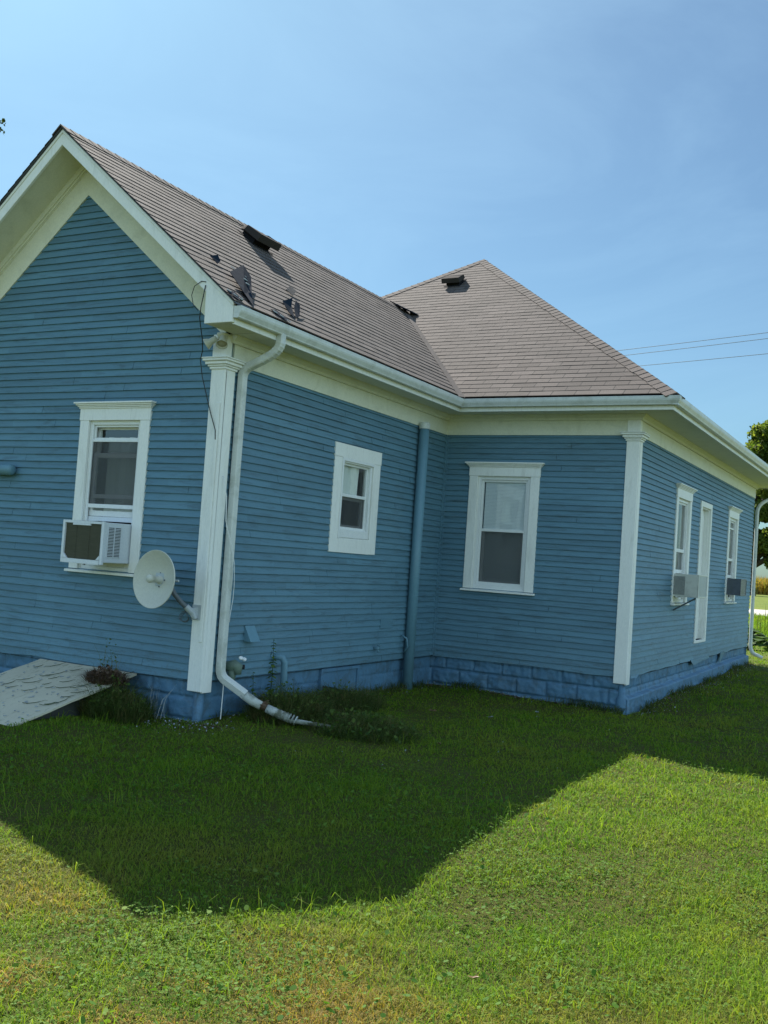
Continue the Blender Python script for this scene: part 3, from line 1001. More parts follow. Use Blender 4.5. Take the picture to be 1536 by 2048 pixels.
ro.build('shingle_slope', MAT['shingle'], roofo, recalc=False)
# solid rake edge (deck + drip edge)
re_ = MB(FA)
for s in (1, -1):
    q = lambda x, dz: (x, ZR - mm(x) * abs(x - RX) - dz)
    x2 = RX + s * (-RX + O - 0.04)
    B = [q(RX, 0.004), q(x2, 0.004), q(x2, 0.016), q(RX, 0.016)]
    re_.hexa([(a, z, OG - 0.2) for a, z in B], [(a, z, OG + 0.03) for a, z in B])
re_.build('drip_edge', paint('slate_grey_edge', (0.075, 0.085, 0.10), (0.04, 0.04, 0.045), 0.4, rough=0.8), roofo)


def caps(a, b, n1, n2, w=0.13, step=0.128, seed=0):
    """overlapping cap shingles bent over a ridge from a (low) to b (high)"""
    rr = random.Random(seed)
    a, b, n1, n2 = map(Vector, (a, b, n1, n2))
    d = (b - a).normalized()
    s1 = d.cross(n1).normalized(); s2 = d.cross(n2).normalized()
    # make the side vectors run down their own slope
    if s1.z > 0: s1 = -s1
    if s2.z > 0: s2 = -s2
    nn = ((n1 + n2) * 0.5).normalized()
    L = (b - a).length
    mb = MB()
    k = int(L / step)
    for i in range(k + 1):
        t0 = i * step - 0.004; t1 = min((i + 1) * step, L)
        h = 0.014 + rr.uniform(-0.001, 0.002)
        w0 = w + rr.uniform(-0.008, 0.008)
        sk = rr.uniform(-0.004, 0.004)
        P = lambda t, s, nrm, ww, hh: tuple(a + d * t + s * ww + nrm * hh)
        top0 = P(t0, s1, nn, 0, h + 0.004); top1 = P(t1, s1, nn, 0, 0.012)
        l0 = P(t0 + sk, s1, n1, w0, h); l1 = P(t1 + sk, s1, n1, w0, 0.010)
        r0 = P(t0 - sk, s2, n2, w0, h); r1 = P(t1 - sk, s2, n2, w0, 0.010)
        u = [(0.2 + i * .305, i + .1), (0.25 + i * .305, i + .1), (.25 + i * .305, i + .9), (.2 + i * .305, i + .9)]
        mb.quad([l0, top0, top1, l1], u)
        mb.quad([top0, r0, r1, top1], u)
        gb = lambda t, s, nrm, ww: P(t, s, nrm, ww, 0.0)
        mb.quad([gb(t0, s1, n1, w0), gb(t0, s1, nn, 0), top0, l0], u)
        mb.quad([gb(t0, s1, nn, 0), gb(t0, s2, n2, w0), r0, top0], u)
        mb.quad([gb(t0, s1, n1, w0), l0, l1, gb(t1, s1, n1, w0)], u)
        mb.quad([gb(t0, s2, n2, w0), r0, r1, gb(t1, s2, n2, w0)], u)
    return mb


nHf = (0, -M2 * c2, c2); nHr = (M2 * c2, 0, c2); nHl = (-M2 * c2, 0, c2); nHb = (0, M2 * c2, c2)
nWl = (-ML * cL, 0, cL)
lo = 0.05
caps((W2 + OE - lo, L1 - OW + lo, ZG + lo * M2), (PX, PY, PZ), nHf, nHr, 0.135, seed=1).build('ridge_cap', MAT['shingle'], roofo, recalc=False)
caps((XL + lo, L1 - OW + lo, ZG + lo * M2), (PX, PY, PZ), nHf, nHl, 0.135, seed=2).build('ridge_cap', MAT['shingle'], roofo, recalc=False)
caps((RX, -OG - 0.04, ZR), (RX, valley(vmaxW) + 0.05, ZR), nW, nWl, 0.135, seed=3).build('ridge_cap', MAT['shingle'], roofo, recalc=False)
caps((PX, PY, PZ), (PX, PY2, PZ), nHr, nHl, 0.135, seed=4).build('ridge_cap', MAT['shingle'], roofo, recalc=False)
# valley: wing shingles woven over onto the hip face, with a curved sag
vl = MB()
kk = 24
for i in range(kk):
    v0_ = i * vmaxW / kk; v1_ = (i + 1) * vmaxW / kk
    pts = []
    for v in (v0_, v1_):
        x = O - v * c1; y = valley(v); z = ZG + M1 * v * c1
        d1 = Vector((0, -0.17, 0)); d2 = Vector((0.17, 0, 0))
        c = Vector((x, y, z))
        pts.append((c + d1 + Vector(nW) * 0.010, c + Vector((0.0, 0.0, 0.030)), c + d2 * 0.15 + Vector(nHf) * 0.014))
    (a0, b0, e0), (a1, b1, e1) = pts
    vl.quad([a0, b0, b1, a1], [(0.2, i + .1), (.25, i + .1), (.25, i + .9), (.2, i + .9)])
    vl.quad([b0, e0, e1, b1], [(0.2, i + .1), (.25, i + .1), (.25, i + .9), (.2, i + .9)])
vl.build('valley_shingles', MAT['shingle'], roofo, recalc=False)


# roof vents
def roof_vent(c, across, up, nrm, w, l, h, name='roof_vent'):
    c, across, up, nrm = map(Vector, (c, across, up, nrm))
    P = lambda a, b, n: tuple(c + across * a + up * b + nrm * n)
    fl = MB()
    fl.hexa([P(-w * .45, -l * .45, 0.008), P(w * .45, -l * .45, 0.008), P(w * .45, l * .5, 0.008), P(-w * .45, l * .5, 0.008)],
            [P(-w * .45, -l * .45, 0.012), P(w * .45, -l * .45, 0.012), P(w * .45, l * .5, 0.012), P(-w * .45, l * .5, 0.012)])
    fl.hexa([P(-w * .36, -l * .26, 0.012), P(w * .36, -l * .26, 0.012), P(w * .36, l * .34, 0.012), P(-w * .36, l * .34, 0.012)],
            [P(-w * .36, -l * .26, h * .7), P(w * .36, -l * .26, h * .7), P(w * .36, l * .34, h * .7), P(-w * .36, l * .34, h * .7)])
    v = fl.build(name, MAT['vent_black'], roofo)
    hd = MB()
    # slant-back hood, higher on the downhill side, with a folded skirt and cut corners
    bot = [P(-w * .5, -l * .5, h * .46), P(w * .5, -l * .5, h * .46), P(w * .5, l * .22, h * .40), P(w * .36, l * .5, h * .22), P(-w * .36, l * .5, h * .22), P(-w * .5, l * .22, h * .40)]
    top = [P(-w * .48, -l * .48, h * 1.0), P(w * .48, -l * .48, h * 1.0), P(w * .48, l * .20, h * .86), P(w * .34, l * .47, h * .5), P(-w * .34, l * .47, h * .5), P(-w * .48, l * .20, h * .86)]
    hd.hexa(bot, top)
    hd.build('hood', MAT['vent_top'], v, bevel=0.004)
    return v


slopeW = lambda x, y: (x, y, ZG + M1 * (O - x))
roof_vent(slopeW(-1.42, 2.20), (0, 1, 0), vW, nW, 0.44, 0.36, 0.17)
roof_vent((-1.56, 8.12, ZG + M2 * (8.12 - (L1 - OW))), (1, 0, 0), (0, c2, M2 * c2), nHf, 0.34, 0.34, 0.16)


# torn shingles lying folded back on the wing roof
def flap(pts, lift, name='torn_shingle', mat='tar'):
    n = Vector(nW)
    mb = MB()
    P = [Vector((x, y, ZG + M1 * (O - x))) for x, y in pts]
    lo_ = [tuple(p_ + n * l) for p_, l in zip(P, lift)]
    hi_ = [tuple(p_ + n * (l + 0.005)) for p_, l in zip(P, lift)]
    mb.hexa(lo_, hi_)
    return mb.build(name, MAT[mat], roofo)


flap([(0.40, -0.18), (0.25, -0.14), (-0.01, -0.07), (-0.23, 0.376), (-0.125, 0.41), (0.176, 0.08)], [0.014, 0.03, 0.06, 0.10, 0.06, 0.02])
flap([(0.28, 0.665), (0.212, 0.65), (0.092, 0.674), (-0.047, 1.02), (0.08, 0.86)], [0.014, 0.02, 0.05, 0.075, 0.04])
flap([(0.26, 0.72), (0.10, 0.88), (-0.03, 1.06), (0.0, 1.12), (0.20, 0.86)], [0.014, 0.04, 0.07, 0.05, 0.02])
flap([(-0.342, 1.36), (-0.43, 1.53), (-0.38, 1.60), (-0.33, 1.50), (-0.28, 1.42)], [0.02, 0.05, 0.04, 0.03, 0.014], mat='shingle')
flap([(-0.266, -0.04), (-0.317, 0.12), (-0.25, 0.10), (-0.192, 0.0)], [0.03, 0.05, 0.03, 0.014])
flap([(0.31, -0.46), (0.29, -0.33), (0.36, -0.30), (0.40, -0.40)], [0.012, 0.02, 0.018, 0.012])
flap([(0.31, 0.22), (0.28, 0.34), (0.38, 0.42), (0.42, 0.33)], [0.012, 0.016, 0.018, 0.012])
for (x, y) in ((0.30, -0.43), (0.335, -0.38), (0.37, -0.34), (0.34, -0.31), (0.33, 0.25), (0.36, 0.32), (0.40, 0.38), (0.05, 0.12), (-0.03, 0.2), (0.13, 0.05), (-0.1, 0.1)):
    z = ZG + M1 * (O - x) + (0.03 if y > -0.2 and y < 0.22 and x < 0.2 else 0.02)
    if z and (x < 0.2): z += 0.055
    a = random.uniform(0, 3)
    lst = MB(); lst.hexa([(x, y, z), (x + .03 * math.cos(a), y + .05 * math.sin(a), z - .02), (x + .035, y + .02, z - .022), (x + .01, y - .012, z - .006)],
             [(x, y, z + .008), (x + .03 * math.cos(a), y + .05 * math.sin(a), z - .012), (x + .035, y + .02, z - .014), (x + .01, y - .012, z + .002)])
    lst.build('loose_felt', MAT['chips'], roofo)
# dark lifted cap shingles where the wing ridge dies into the hip face
for k, (dx, dy, dz) in enumerate(((0.02, -0.35, 0.03), (0.08, -0.22, 0.035), (0.16, -0.08, 0.04), (0.25, 0.02, 0.045))):
    bx_, by_, bz_ = RX + dx, valley(vmaxW) + dy, ZR - dx * 0.5 + dz
    lc = MB(); lc.hexa([(bx_ - .10, by_ - .12, bz_ + .05), (bx_ + .14, by_ - .12, bz_ - .07), (bx_ + .14, by_ + .16, bz_ - .06), (bx_ - .1, by_ + .16, bz_ + .03)],
            [(bx_ - .10, by_ - .12, bz_ + .062), (bx_ + .14, by_ - .12, bz_ - .058), (bx_ + .14, by_ + .16, bz_ - .048), (bx_ - .1, by_ + .16, bz_ + .042)])
    lc.build('lifted_cap_shingle', MAT['tar'], roofo)


# ------------------------------------------------------------------ windows
def casing(fr, u0, u1, z0, z1, wj, head, cap=True, sill=True, face=0.030):
    """u0..u1, z0..z1 is the opening; wj side casing width, head its height"""
    mb = MB(fr)
    zt = z1 + head
    zb = z0 if sill else z0 - wj
    mb.box(u0 - wj, zb, 0.0005, u0, z1, face)
    mb.box(u1, zb, 0.0005, u1 + wj, z1, face)
    mb.box(u0 - wj - 0.008, z1 + 0.0005, 0.0005, u1 + wj + 0.008, zt, face + 0.004)
    if cap:
        for dz0, dz1, e in ((-0.045, -0.030, 0.016), (-0.030, -0.015, 0.028), (-0.015, 0.0, 0.042), (0.0, 0.018, 0.058)):
            mb.box(u0 - wj - e, zt + dz0 + 0.0005, 0.0007, u1 + wj + e, zt + dz1, face + e)
    if sill:
        mb.hexa([(u0 - wj - 0.025, z0 - 0.036, -0.06), (u1 + wj + 0.025, z0 - 0.036, -0.06), (u1 + wj + 0.025, z0 - 0.036, 0.062), (u0 - wj - 0.025, z0 - 0.036, 0.062)],
                [(u0 - wj - 0.025, z0 - 0.0005, -0.06), (u1 + wj + 0.025, z0 - 0.0005, -0.06), (u1 + wj + 0.025, z0 - 0.012, 0.062), (u0 - wj - 0.025, z0 - 0.012, 0.062)])
    else:
        mb.box(u0, z0 - wj, 0.0005, u1, z0, face)
    # jamb liners going into the wall
    mb.box(u0 - 0.004, z0, -0.11, u0 + 0.012, z1, 0.0)
    mb.box(u1 - 0.012, z0, -0.11, u1 + 0.004, z1, 0.0)
    mb.box(u0 + 0.012, z1 - 0.012, -0.11, u1 - 0.012, z1 + 0.004, 0.0)
    mb.box(u0 + 0.012, z0, -0.11, u1 - 0.012, z0 + 0.01, 0.0)
    return mb


def ring(mb, u0, u1, z0, z1, w, d0, d1, wb=None, wt=None):
    wb = w if wb is None else wb
    wt = w if wt is None else wt
    mb.box(u0, z0, d0, u0 + w, z1, d1)
    mb.box(u1 - w, z0, d0, u1, z1, d1)
    mb.box(u0 + w, z0, d0, u1 - w, z0 + wb, d1)
    mb.box(u0 + w, z1 - wt, d0, u1 - w, z1, d1)


def glass(fr, par, u0, u1, z0, z1, d):
    g = MB(fr); g.box(u0, z0, d - 0.002, u1, z1, d + 0.002)
    return g.build('pane', MAT['glass'], par)


def blinds(fr, par, u0, u1, z0, z1, d):
    b = MB(fr)
    z = z0
    while z < z1:
        b.hexa([(u0, z, d - .004), (u1, z, d - .004), (u1, z - .0165, d + .004), (u0, z - .0165, d + .004)], [(u0, z + .001, d - .004), (u1, z + .001, d - .004), (u1, z - .0155, d + .004), (u0, z - .0155, d + .004)])
        z += 0.0185
    return b.build('blind', MAT['blind'], par)


def curtain(fr, par, u0, u1, z0, z1, d, n=7, amp=0.015, flare=0.0):
    b = MB(fr)
    k = 40
    pr = None
    for i in range(k + 1):
        t = i / k
        u = u0 + (u1 - u0) * t
        dd = d + amp * math.sin(t * n * 2 * math.pi) + amp * .5 * math.sin(t * n * 3.7)
        cur = [b.p(u + flare * (t - .5), z0, dd), b.p(u, z1, dd * 1.0)]
        if pr:
            b.f.append([pr[0], cur[0], cur[1], pr[1]]); b.uv.append(None)
        pr = cur
    return b.build('curtain', MAT['curtain'], par, smooth=True, recalc=False)


# gable window with the air conditioner
u0, u1, z0, z1 = HA[0]
wA = casing(FA, u0, u1, z0, z1, 0.120, 0.165).build('window', MAT['trim'], house, bevel=0.0025)
wA['label'] = 'double hung window with storm sash above the air conditioner'
m = MB(FA)
ring(m, u0 + .012, u1 - .012, z0 + .01, z1 - .012, 0.028, -0.022, -0.004)
m.box(u0 + .04, 2.228, -0.020, u1 - .04, 2.250, -0.006)
m.box(u0 + .04, 1.560, -0.020, u1 - .04, 1.600, -0.006)
ring(m, u0 + .04, u1 - .04, 2.250, z1 - .04, 0.022, -0.034, -0.0225)
m.build('storm_frame', MAT['vinyl'], wA, bevel=0.002)
m = MB(FA)
ring(m, u0 + .03, u1 - .03, 2.08, 2.40, 0.04, -0.105, -0.075)
ring(m, u0 + .03, u1 - .03, 1.48, 2.12, 0.045, -0.072, -0.042, 0.055, 0.05)
m.build('sash', MAT['vinyl'], wA, bevel=0.002)
m = MB(FA)
m.box(u0 + .03, 1.66, -0.073, u1 - .03, 1.70, -0.045)
m.build('sash_rail', MAT['vinyl'], wA, bevel=0.002)
glass(FA, wA, u0 + .06, u1 - .06, 2.13, 2.37, -0.09)
glass(FA, wA, u0 + .07, u1 - .07, 1.53, 2.07, -0.057)
m = MB(FA); m.box(u0 + .04, 1.60, -0.0165, u1 - .04, 2.228, -0.0155)
m.build('screen', MAT['screen'], wA)
curtain(FA, wA, u0 + .05, u1 - .05, 1.45, 2.3, -0.22, 4, 0.02)['label'] = 'dim curtain behind the glass'
# small window
u0, u1, z0, z1 = HB[0]
wB = casing(FB, u0, u1, z0, z1, 0.165, 0.155, cap=False, sill=False, face=0.024).build('window', MAT['trim'], house, bevel=0.0025)
wB['label'] = 'small high window in a wide flat white surround'
m = MB(FB)
m.box(u0 - .004, z0 - .004, 0.0245, u0 + .028, z1 + .002, 0.032)
m.box(u0 + .028, z1 - .035, 0.0245 - .02, u1, z1 + .002, 0.032)
ring(m, u0 + .012, u1 - .012, z0 + .01, z1 - .012, 0.045, -0.02, 0.012, 0.09, 0.04)
ring(m, u0 + .055, u1 - .055, z0 + .09, z1 - .05, 0.030, -0.045, -0.0205, 0.04, 0.028)
m.box(u0 + .08, 1.925, -0.044, u1 - .08, 1.96, -0.018)
m.build('sash', MAT['vinyl'], wB, bevel=0.002)
m = MB(FB)
ring(m, u0 + .07, u1 - .07, z0 + .12, 1.925, 0.035, -0.085, -0.055)
m.build('inner_sash', MAT['vinyl'], wB, bevel=0.002)
glass(FB, wB, u0 + .085, u1 - .085, 1.96, z1 - .078, -0.034)
glass(FB, wB, u0 + .105, u1 - .105, z0 + .155, 1.89, -0.07)
m = MB(FB); m.box(u0 + .085, z0 + .13, -0.0325, u1 - .085, 1.925, -0.0315)
m.build('screen', MAT['screen'], wB)
curtain(FB, wB, u0 + .05, u1 - .17, 1.93, 2.33, -0.068, 3, 0.018, -0.05)
# window in the inner corner wall
u0, u1, z0, z1 = HC[0]
wC = casing(FC, u0, u1, z0, z1, 0.122, 0.165).build('window', MAT['trim'], house, bevel=0.0025)
wC['label'] = 'double hung window with a lowered blind'
m = MB(FC)
ring(m, u0 + .012, u1 - .012, z0 + .01, z1 - .012, 0.034, -0.022, -0.002, 0.05)
ring(m, u0 + .046, u1 - .046, z0 + .06, z1 - .046, 0.030, -0.045, -0.0225, 0.035, 0.028)
m.box(u0 + .07, 1.705, -0.044, u1 - .07, 1.742, -0.02)
m.build('sash', MAT['vinyl'], wC, bevel=0.002)
m = MB(FC)
ring(m, u0 + .075, u1 - .07, z0 + .08, 1.74, 0.035, -0.085, -0.055)
m.build('inner_sash', MAT['vinyl'], wC, bevel=0.002)
glass(FC, wC, u0 + .075, u1 - .075, 1.742, z1 - .073, -0.034)
glass(FC, wC, u0 + .11, u1 - .105, z0 + .115, 1.705, -0.07)
m = MB(FC); m.box(u0 + .075, z0 + .095, -0.0325, u1 - .075, 1.705, -0.0315)
m.build('screen', MAT['screen'], wC)
blinds(FC, wC, u0 + .09, u1 - .085, 1.76, z1 - .06, -0.050)
blinds(FC, wC, u0 + .09, u1 - .085, 1.0, 1.76, -0.098)
# two windows on the long wall
for k in (0, 2):
    u0, u1, z0, z1 = HE[k]
    wE = casing(FE, u0, u1, z0, z1, 0.115, 0.175).build('window', MAT['trim'], house, bevel=0.0025)
    wE['label'] = 'tall narrow looking window, nearest on the long side wall' if k == 0 else 'farthest window on the long side wall'
    m = MB(FE)
    ring(m, u0 + .012, u1 - .012, z0 + .01, z1 - .012, 0.034, -0.022, -0.002)
    ring(m, u0 + .046, u1 - .046, z0 + .044, z1 - .046, 0.030, -0.045, -0.0225)
    m.box(u0 + .07, 1.64, -0.044, u1 - .07, 1.69, -0.015)
    if k == 2: m.box(u0 + .07, 2.22, -0.044, u1 - .07, 2.25, -0.015)
    m.box(u0 + .07, 1.335, -0.06, u1 - .07, 1.385, -0.03)
    m.build('sash', MAT['vinyl'], wE, bevel=0.002)
    glass(FE, wE, u0 + .075, u1 - .075, 1.69, z1 - .073, -0.034)
    glass(FE, wE, u0 + .075, u1 - .075, 1.385, 1.64, -0.05)
    if k == 0: curtain(FE, wE, u0 + .04, u0 + .5, 1.0, 1.64, -0.16, 4, .02)
    m = MB(FE); m.box(u0 + .046, z0 + .044, -0.1, u1 - .046, 1.36, -0.062)
    m.build('filler_panel', MAT['vinyl'], wE)
# boarded doorway
u0, u1, z0, z1 = HE[1]
dr = MB(FE)
dr.box(u0 - .10, z0 - .04, 0.0005, u0, z1 + .085, 0.030)
dr.box(u1, z0 - .04, 0.0005, u1 + .10, z1 + .085, 0.030)
dr.box(u0, z1, 0.0005, u1, z1 + .085, 0.030)
dr.box(u0, z0 - .04, 0.0005, u1, z0, 0.030)
dro = dr.build('blocked_doorway', MAT['trim'], house, bevel=0.003)
dr = MB(FE)
dr.box(u0 - .004, z0 - .004, -0.10, u1 + .004, z1 + .004, -0.075)
dr.box(u0 - .002, z0, -0.076, u0 + .02, z1, 0.0)
dr.box(u1 - .02, z0, -0.076, u1 + .002, z1, 0.0)
dr.box(u0 + .02, z1 - .02, -0.076, u1 - .02, z1 + .002, 0.0)
dr.build('door_panel', MAT['trim'], dro, bevel=0.003)

# ------------------------------------------------------------------ pipes on the house
rect = [(-.5, -.36), (-.36, -.5), (.36, -.5), (.5, -.36), (.5, .36), (.36, .5), (-.36, .5), (-.5, .36)]


def bend(a, b, c, n=6, r=0.35):
    """points rounding the corner b between a and c"""
    a, b, c = map(Vector, (a, b, c))
    p0 = b + (a - b) * r; p1 = b + (c - b) * r
    return [tuple(p0 * (1 - t) ** 2 + b * 2 * t * (1 - t) + p1 * t * t) for t in [i / n for i in range(n + 1)]]


dsx, dsy = 0.062, 0.205
P0, P1, P2, P3, P4 = (O - 0.05, 0.285, 3.30), (O - 0.052, 0.275, 3.13), (dsx, dsy, 2.955), (dsx, dsy, 0.04), (0.30, 0.300, -0.115)
path = [P0] + bend(P0, P1, P2, 6, 0.45) + bend(P1, P2, (dsx, dsy, 2.6), 6, 0.17) + [(dsx, dsy, 1.5)] + bend((dsx, dsy, 0.4), P3, P4, 6, 0.22) + [P4]
ds = MB(); ds.tube(path, 0.076, prof=rect, up=Vector((0, 1, 0)))
dso = ds.build('downspout', MAT['gutter'], house, smooth=False, bevel=0.0)
for k in range(7):
    t = k / 6
    for seg in (bend(P0, P1, P2, 6, 0.45), bend(P1, P2, (dsx, dsy, 2.6), 6, 0.17)):
        q = Vector(seg[k])
        d = (Vector(seg[min(k + 1, 6)]) - Vector(seg[max(k - 1, 0)])).normalized()
        rg = MB(); rg.tube([tuple(q - d * 0.004), tuple(q + d * 0.004)], 0.082, prof=rect, up=Vector((0, 1, 0)))
        rg.build('elbow_rib', MAT['gutter'], dso)
# round blue drain pipe near the inner corner
rp = MB(); rp.tube([(0.085, 4.07, -0.55), (0.085, 4.07, 2.96)], 0.066, 20)
rpo = rp.build('round_pipe', MAT['pipe_blue'], house, smooth=True)
rp = MB(); rp.tube([(0.085, 4.07, 2.95), (0.085, 4.07, 3.02), (0.085, 4.07, 3.035)], [0.074, 0.074, 0.06], 20)
rp.build('pipe_cap', MAT['gutter'], rpo)
rp = MB(); rp.tube([(0.03, 3.93, 0.30), (0.10, 3.94, 0.26), (0.11, 3.96, 0.16), (0.05, 3.98, 0.08)], 0.012, 8)
rp.build('pipe_strap', MAT['pipe_blue'], rpo, smooth=True)
# far downspout round the back corner
f0, f1, f2, f3 = (W2 + 0.42, YB - .05, 3.3), (W2 + 0.40, YB - .1, 3.12), (W2 + .06, YF + .09, 2.86), (W2 + .06, YF + .09, -0.13)
f4 = (W2 + .30, YF + .12, -0.22)
fp = [f0] + bend(f0, f1, f2, 5, .35) + bend(f1, f2, (W2 + .06, YF + .09, 2.4), 5, .35) + [(W2 + .06, YF + .09, 1.2)] + bend((W2 + .06, YF + .09, 0.3), f3, f4, 5, .4) + [f4]
fd = MB(); fd.tube(fp, 0.036, 14)
fd.build('downspout', MAT['gutter'], house, smooth=True)

# small things fixed to the wing side wall
vh = MB(FB)
vh.hexa([(0.60, 0.345, 0.012), (0.76, 0.345, 0.012), (0.76, 0.345, 0.105), (0.60, 0.345, 0.105)], [(0.60, 0.50, 0.012), (0.76, 0.50, 0.012), (0.76, 0.50, 0.02), (0.60, 0.50, 0.02)])
vh.build('vent_hood', MAT['pipe_blue'], house, bevel=0.003)
vh = MB(FB); vh.box(3.37, 0.395, 0.010, 3.68, 0.515, 0.020)
vh.build('patch_board', MAT['siding'], house)
vh = MB()
vh.tube([(0.0, 1.13, 0.175), (0.07, 1.13, 0.175), (0.115, 1.15, 0.165), (0.13, 1.17, 0.12), (0.13, 1.18, -0.02), (0.13, 1.18, -.3)], 0.035, 14)
vh.tube([(0.012, 1.13, 0.175), (0.03, 1.13, 0.175)], 0.046, 14)
vh.build('elbow_pipe', MAT['pipe_blue'], house, smooth=True)
tp = MB()
tp.tube([(0.0, 3.25, 0.165), (0.09, 3.25, 0.165)], 0.018, 10)
tp.tube([(0.06, 3.25, 0.165), (0.085, 3.25, 0.12)], 0.014, 10)
tp.lathe((0.09, 3.25, 0.20), (0, 0, 1), [(0.004, -.03), (0.004, 0), (0.030, 0), (0.030, .008), (0.002, .008)], 12)
tp.build('outdoor_tap', MAT['pipe_blue'], house, smooth=True)
tp = MB()
tp.tube([(0.0, 0.36, 0.12), (0.05, 0.36, 0.12), (0.10, 0.37, 0.13), (0.13, 0.38, 0.12), (0.14, 0.38, 0.05)], [0.045, 0.052, 0.060, 0.052, 0.03], 14)
tp.tube([(0.08, 0.37, 0.12), (0.075, 0.36, -0.06)], [0.045, 0.03], 12)
tpo = tp.build('outdoor_tap', MAT['brass'], house, smooth=True)
tpo['label'] = 'green mossy tap with two pale knobs behind the downspout'
for y, z in ((0.42, 0.20), (0.475, 0.185)):
    kb = MB(); kb.lathe((0.13, y, z), (0.5, -0.4, 0.7), [(0.001, 0), (0.020, 0.0), (0.022, 0.012), (0.016, 0.018), (0.001, 0.018)], 12)
    kb.build('knob', MAT['vinyl'], tpo, smooth=False)
kb = MB(); kb.tube([(0.12, 0.43, 0.12), (0.16, 0.45, 0.12)], [0.02, 0.024], 10)
kb.build('hose_outlet', MAT['black'], tpo)
gw = MB(); gw.tube([(0.10, 0.22, -0.03), (0.098, 0.215, -0.36)], 0.005, 6)
gw.build('thin_stake', MAT['vinyl'], house)
# round blue pipe fitting at the left edge of the gable wall
lp = MB()
lp.tube([(-3.0, -0.085, 1.915), (-2.66, -0.085, 1.915), (-2.635, -0.085, 1.915), (-2.622, -0.085, 1.915)], [0.058, 0.06, 0.052, 0.03], 20)
lp.tube([(-3.0, -0.0, 1.915), (-3.0, -0.10, 1.915)], 0.06, 16)
lp.build('vent_pipe', MAT['pipe_blue'], house, smooth=True)

# ------------------------------------------------------------------ things on the house
# white air conditioner
ac = empty('window_air_conditioner', (-1.24, -0.2, 0.985), 'white air conditioner with dark rear grille, resting on the sill of the gable window', 'air conditioner', 'window air conditioners')
ax0, ax1, az0, az1, ad = -1.515, -0.985, 1.005, 1.415, 0.39
b = MB(FA)
b.box(ax0 + .012, az0 + .02, -0.10, ax1, az1 - .004, ad - .028)
b.build('casing', MAT['ac_white'], ac, bevel=0.006)
b = MB(FA)
ring(b, ax0, ax1 + .006, az0, az1, 0.030, ad - 0.028, ad, 0.042, 0.026)
for su, sz in ((0, 0), (1, 0)):
    ux = ax0 + .03 if su == 0 else ax1 + .006 - .03
    sg = 1 if su == 0 else -1
    b.hexa([(ux, az0 + .042, ad - .028), (ux + sg * .05, az0 + .042, ad - .028), (ux, az0 + .092, ad - .028)], [(ux, az0 + .042, ad), (ux + sg * .05, az0 + .042, ad), (ux, az0 + .092, ad)])
b.box(ax0 + .13, az1 - .045, ad - .028, ax0 + .36, az1 - .026, ad)
b.build('rear_frame', MAT['ac_white'], ac, bevel=0.002)
b = MB(FA)
uu = ax0 + .03
b.box(ax0 + .03, az0 + .04, ad - .027, ax1 - .02, az1 - .026, ad - .022)
k = 0
z = az0 + .046
while z < az1 - .03:
    b.box(ax0 + .032, z, ad - .0215, ax1 - .022, z + .0035, ad - .016); z += .009
for ux in (ax0 + .17, ax0 + .34):
    b.box(ux, az0 + .044, ad - .0215, ux + .003, az1 - .03, ad - .0145)
b.build('rear_grille', paint('dusty_condenser_fins', (0.085, 0.083, 0.055), (0.15, 0.14, 0.10), 0.4, (0.45, 0.8), 0.6, (1, 1, 6)), ac)
b = MB()
# louvres on the side facing the camera: slots are real bars over a dark plate
sx = ax1
b.box(sx + .0005, -ad + .065, az0 + .075, sx + .002, -ad + .235, az1 - .045)
b.build('side_vent', MAT['black'], ac)
b = MB()
z = az0 + .075
while z < az1 - .047:
    b.box(sx + .0022, -ad + .065, z, sx + .0075, -ad + .235, z + .0065); z += .0142
for y in (-ad + .060, -ad + .147, -ad + .235):
    b.box(sx + .0018, y, az0 + .070, sx + .0085, y + .008, az1 - .040)
b.build('louvre', MAT['ac_white'], ac)
b = MB(FA); b.box(ax1, 1.06, -.06, -0.967, 1.43, -.02); b.box(-1.648, 1.06, -.06, ax0 + .012, 1.43, -.02); b.box(-1.648, 1.43, -.06, -.967, 1.475, -.03)
b.build('side_panel', MAT['ac_white'], ac)
b = MB(FA); b.box(-1.60, 0.95, -.055, -1.0, 1.024, -.03)
b.build('support_board', MAT['trim'], ac)


def side_ac(yc, w, zz0, zz1, depth, m1, label, brace):
    e = empty('window_air_conditioner', (W2 + .1, yc, zz0), label, 'air conditioner', 'window air conditioners')
    y0, y1 = yc - w / 2, yc + w / 2
    b = MB(FE)
    b.box(y0, zz0, -0.08, y1, zz1, depth - .012)
    b.build('casing', MAT[m1], e, bevel=0.004)
    b = MB(FE)
    ring(b, y0 - .003, y1 + .003, zz0 - .003, zz1 + .003, 0.022, depth - .012, depth)
    b.build('rear_frame', MAT[m1], e, bevel=0.002)
    b = MB(FE)
    b.box(y0 + .018, zz0 + .018, depth - .013, y1 - .018, zz1 - .018, depth - .008)
    for k in range(int((zz1 - zz0) / .012)):
        b.box(y0 + .02, zz0 + .02 + k * .012 * .87, depth - .008, y1 - .02, zz0 + .024 + k * .012 * .87, depth - .005)
    b.build('rear_grille', MAT['steel' if m1 == 'ac_dark' else 'galv'], e)
    # ribbed side vent next to the wall
    b = MB(FE)
    for k in range(int((zz1 - zz0 - .05) / .012)):
        b.box(y0 - .004, zz0 + .03 + k * .012, 0.02, y0 - .0005, zz0 + .036 + k * .012, depth * .5)
    b.build('side_vent', MAT['steel'], e)
    if brace:
        for y in (y0 + .10,):
            b = MB(FE)
            b.tube([(y, zz0 - .01, depth * .86), (y, zz0 - .20, 0.02)], 0.011, 4)
            b.build('brace', MAT['steel'], e)
    return e


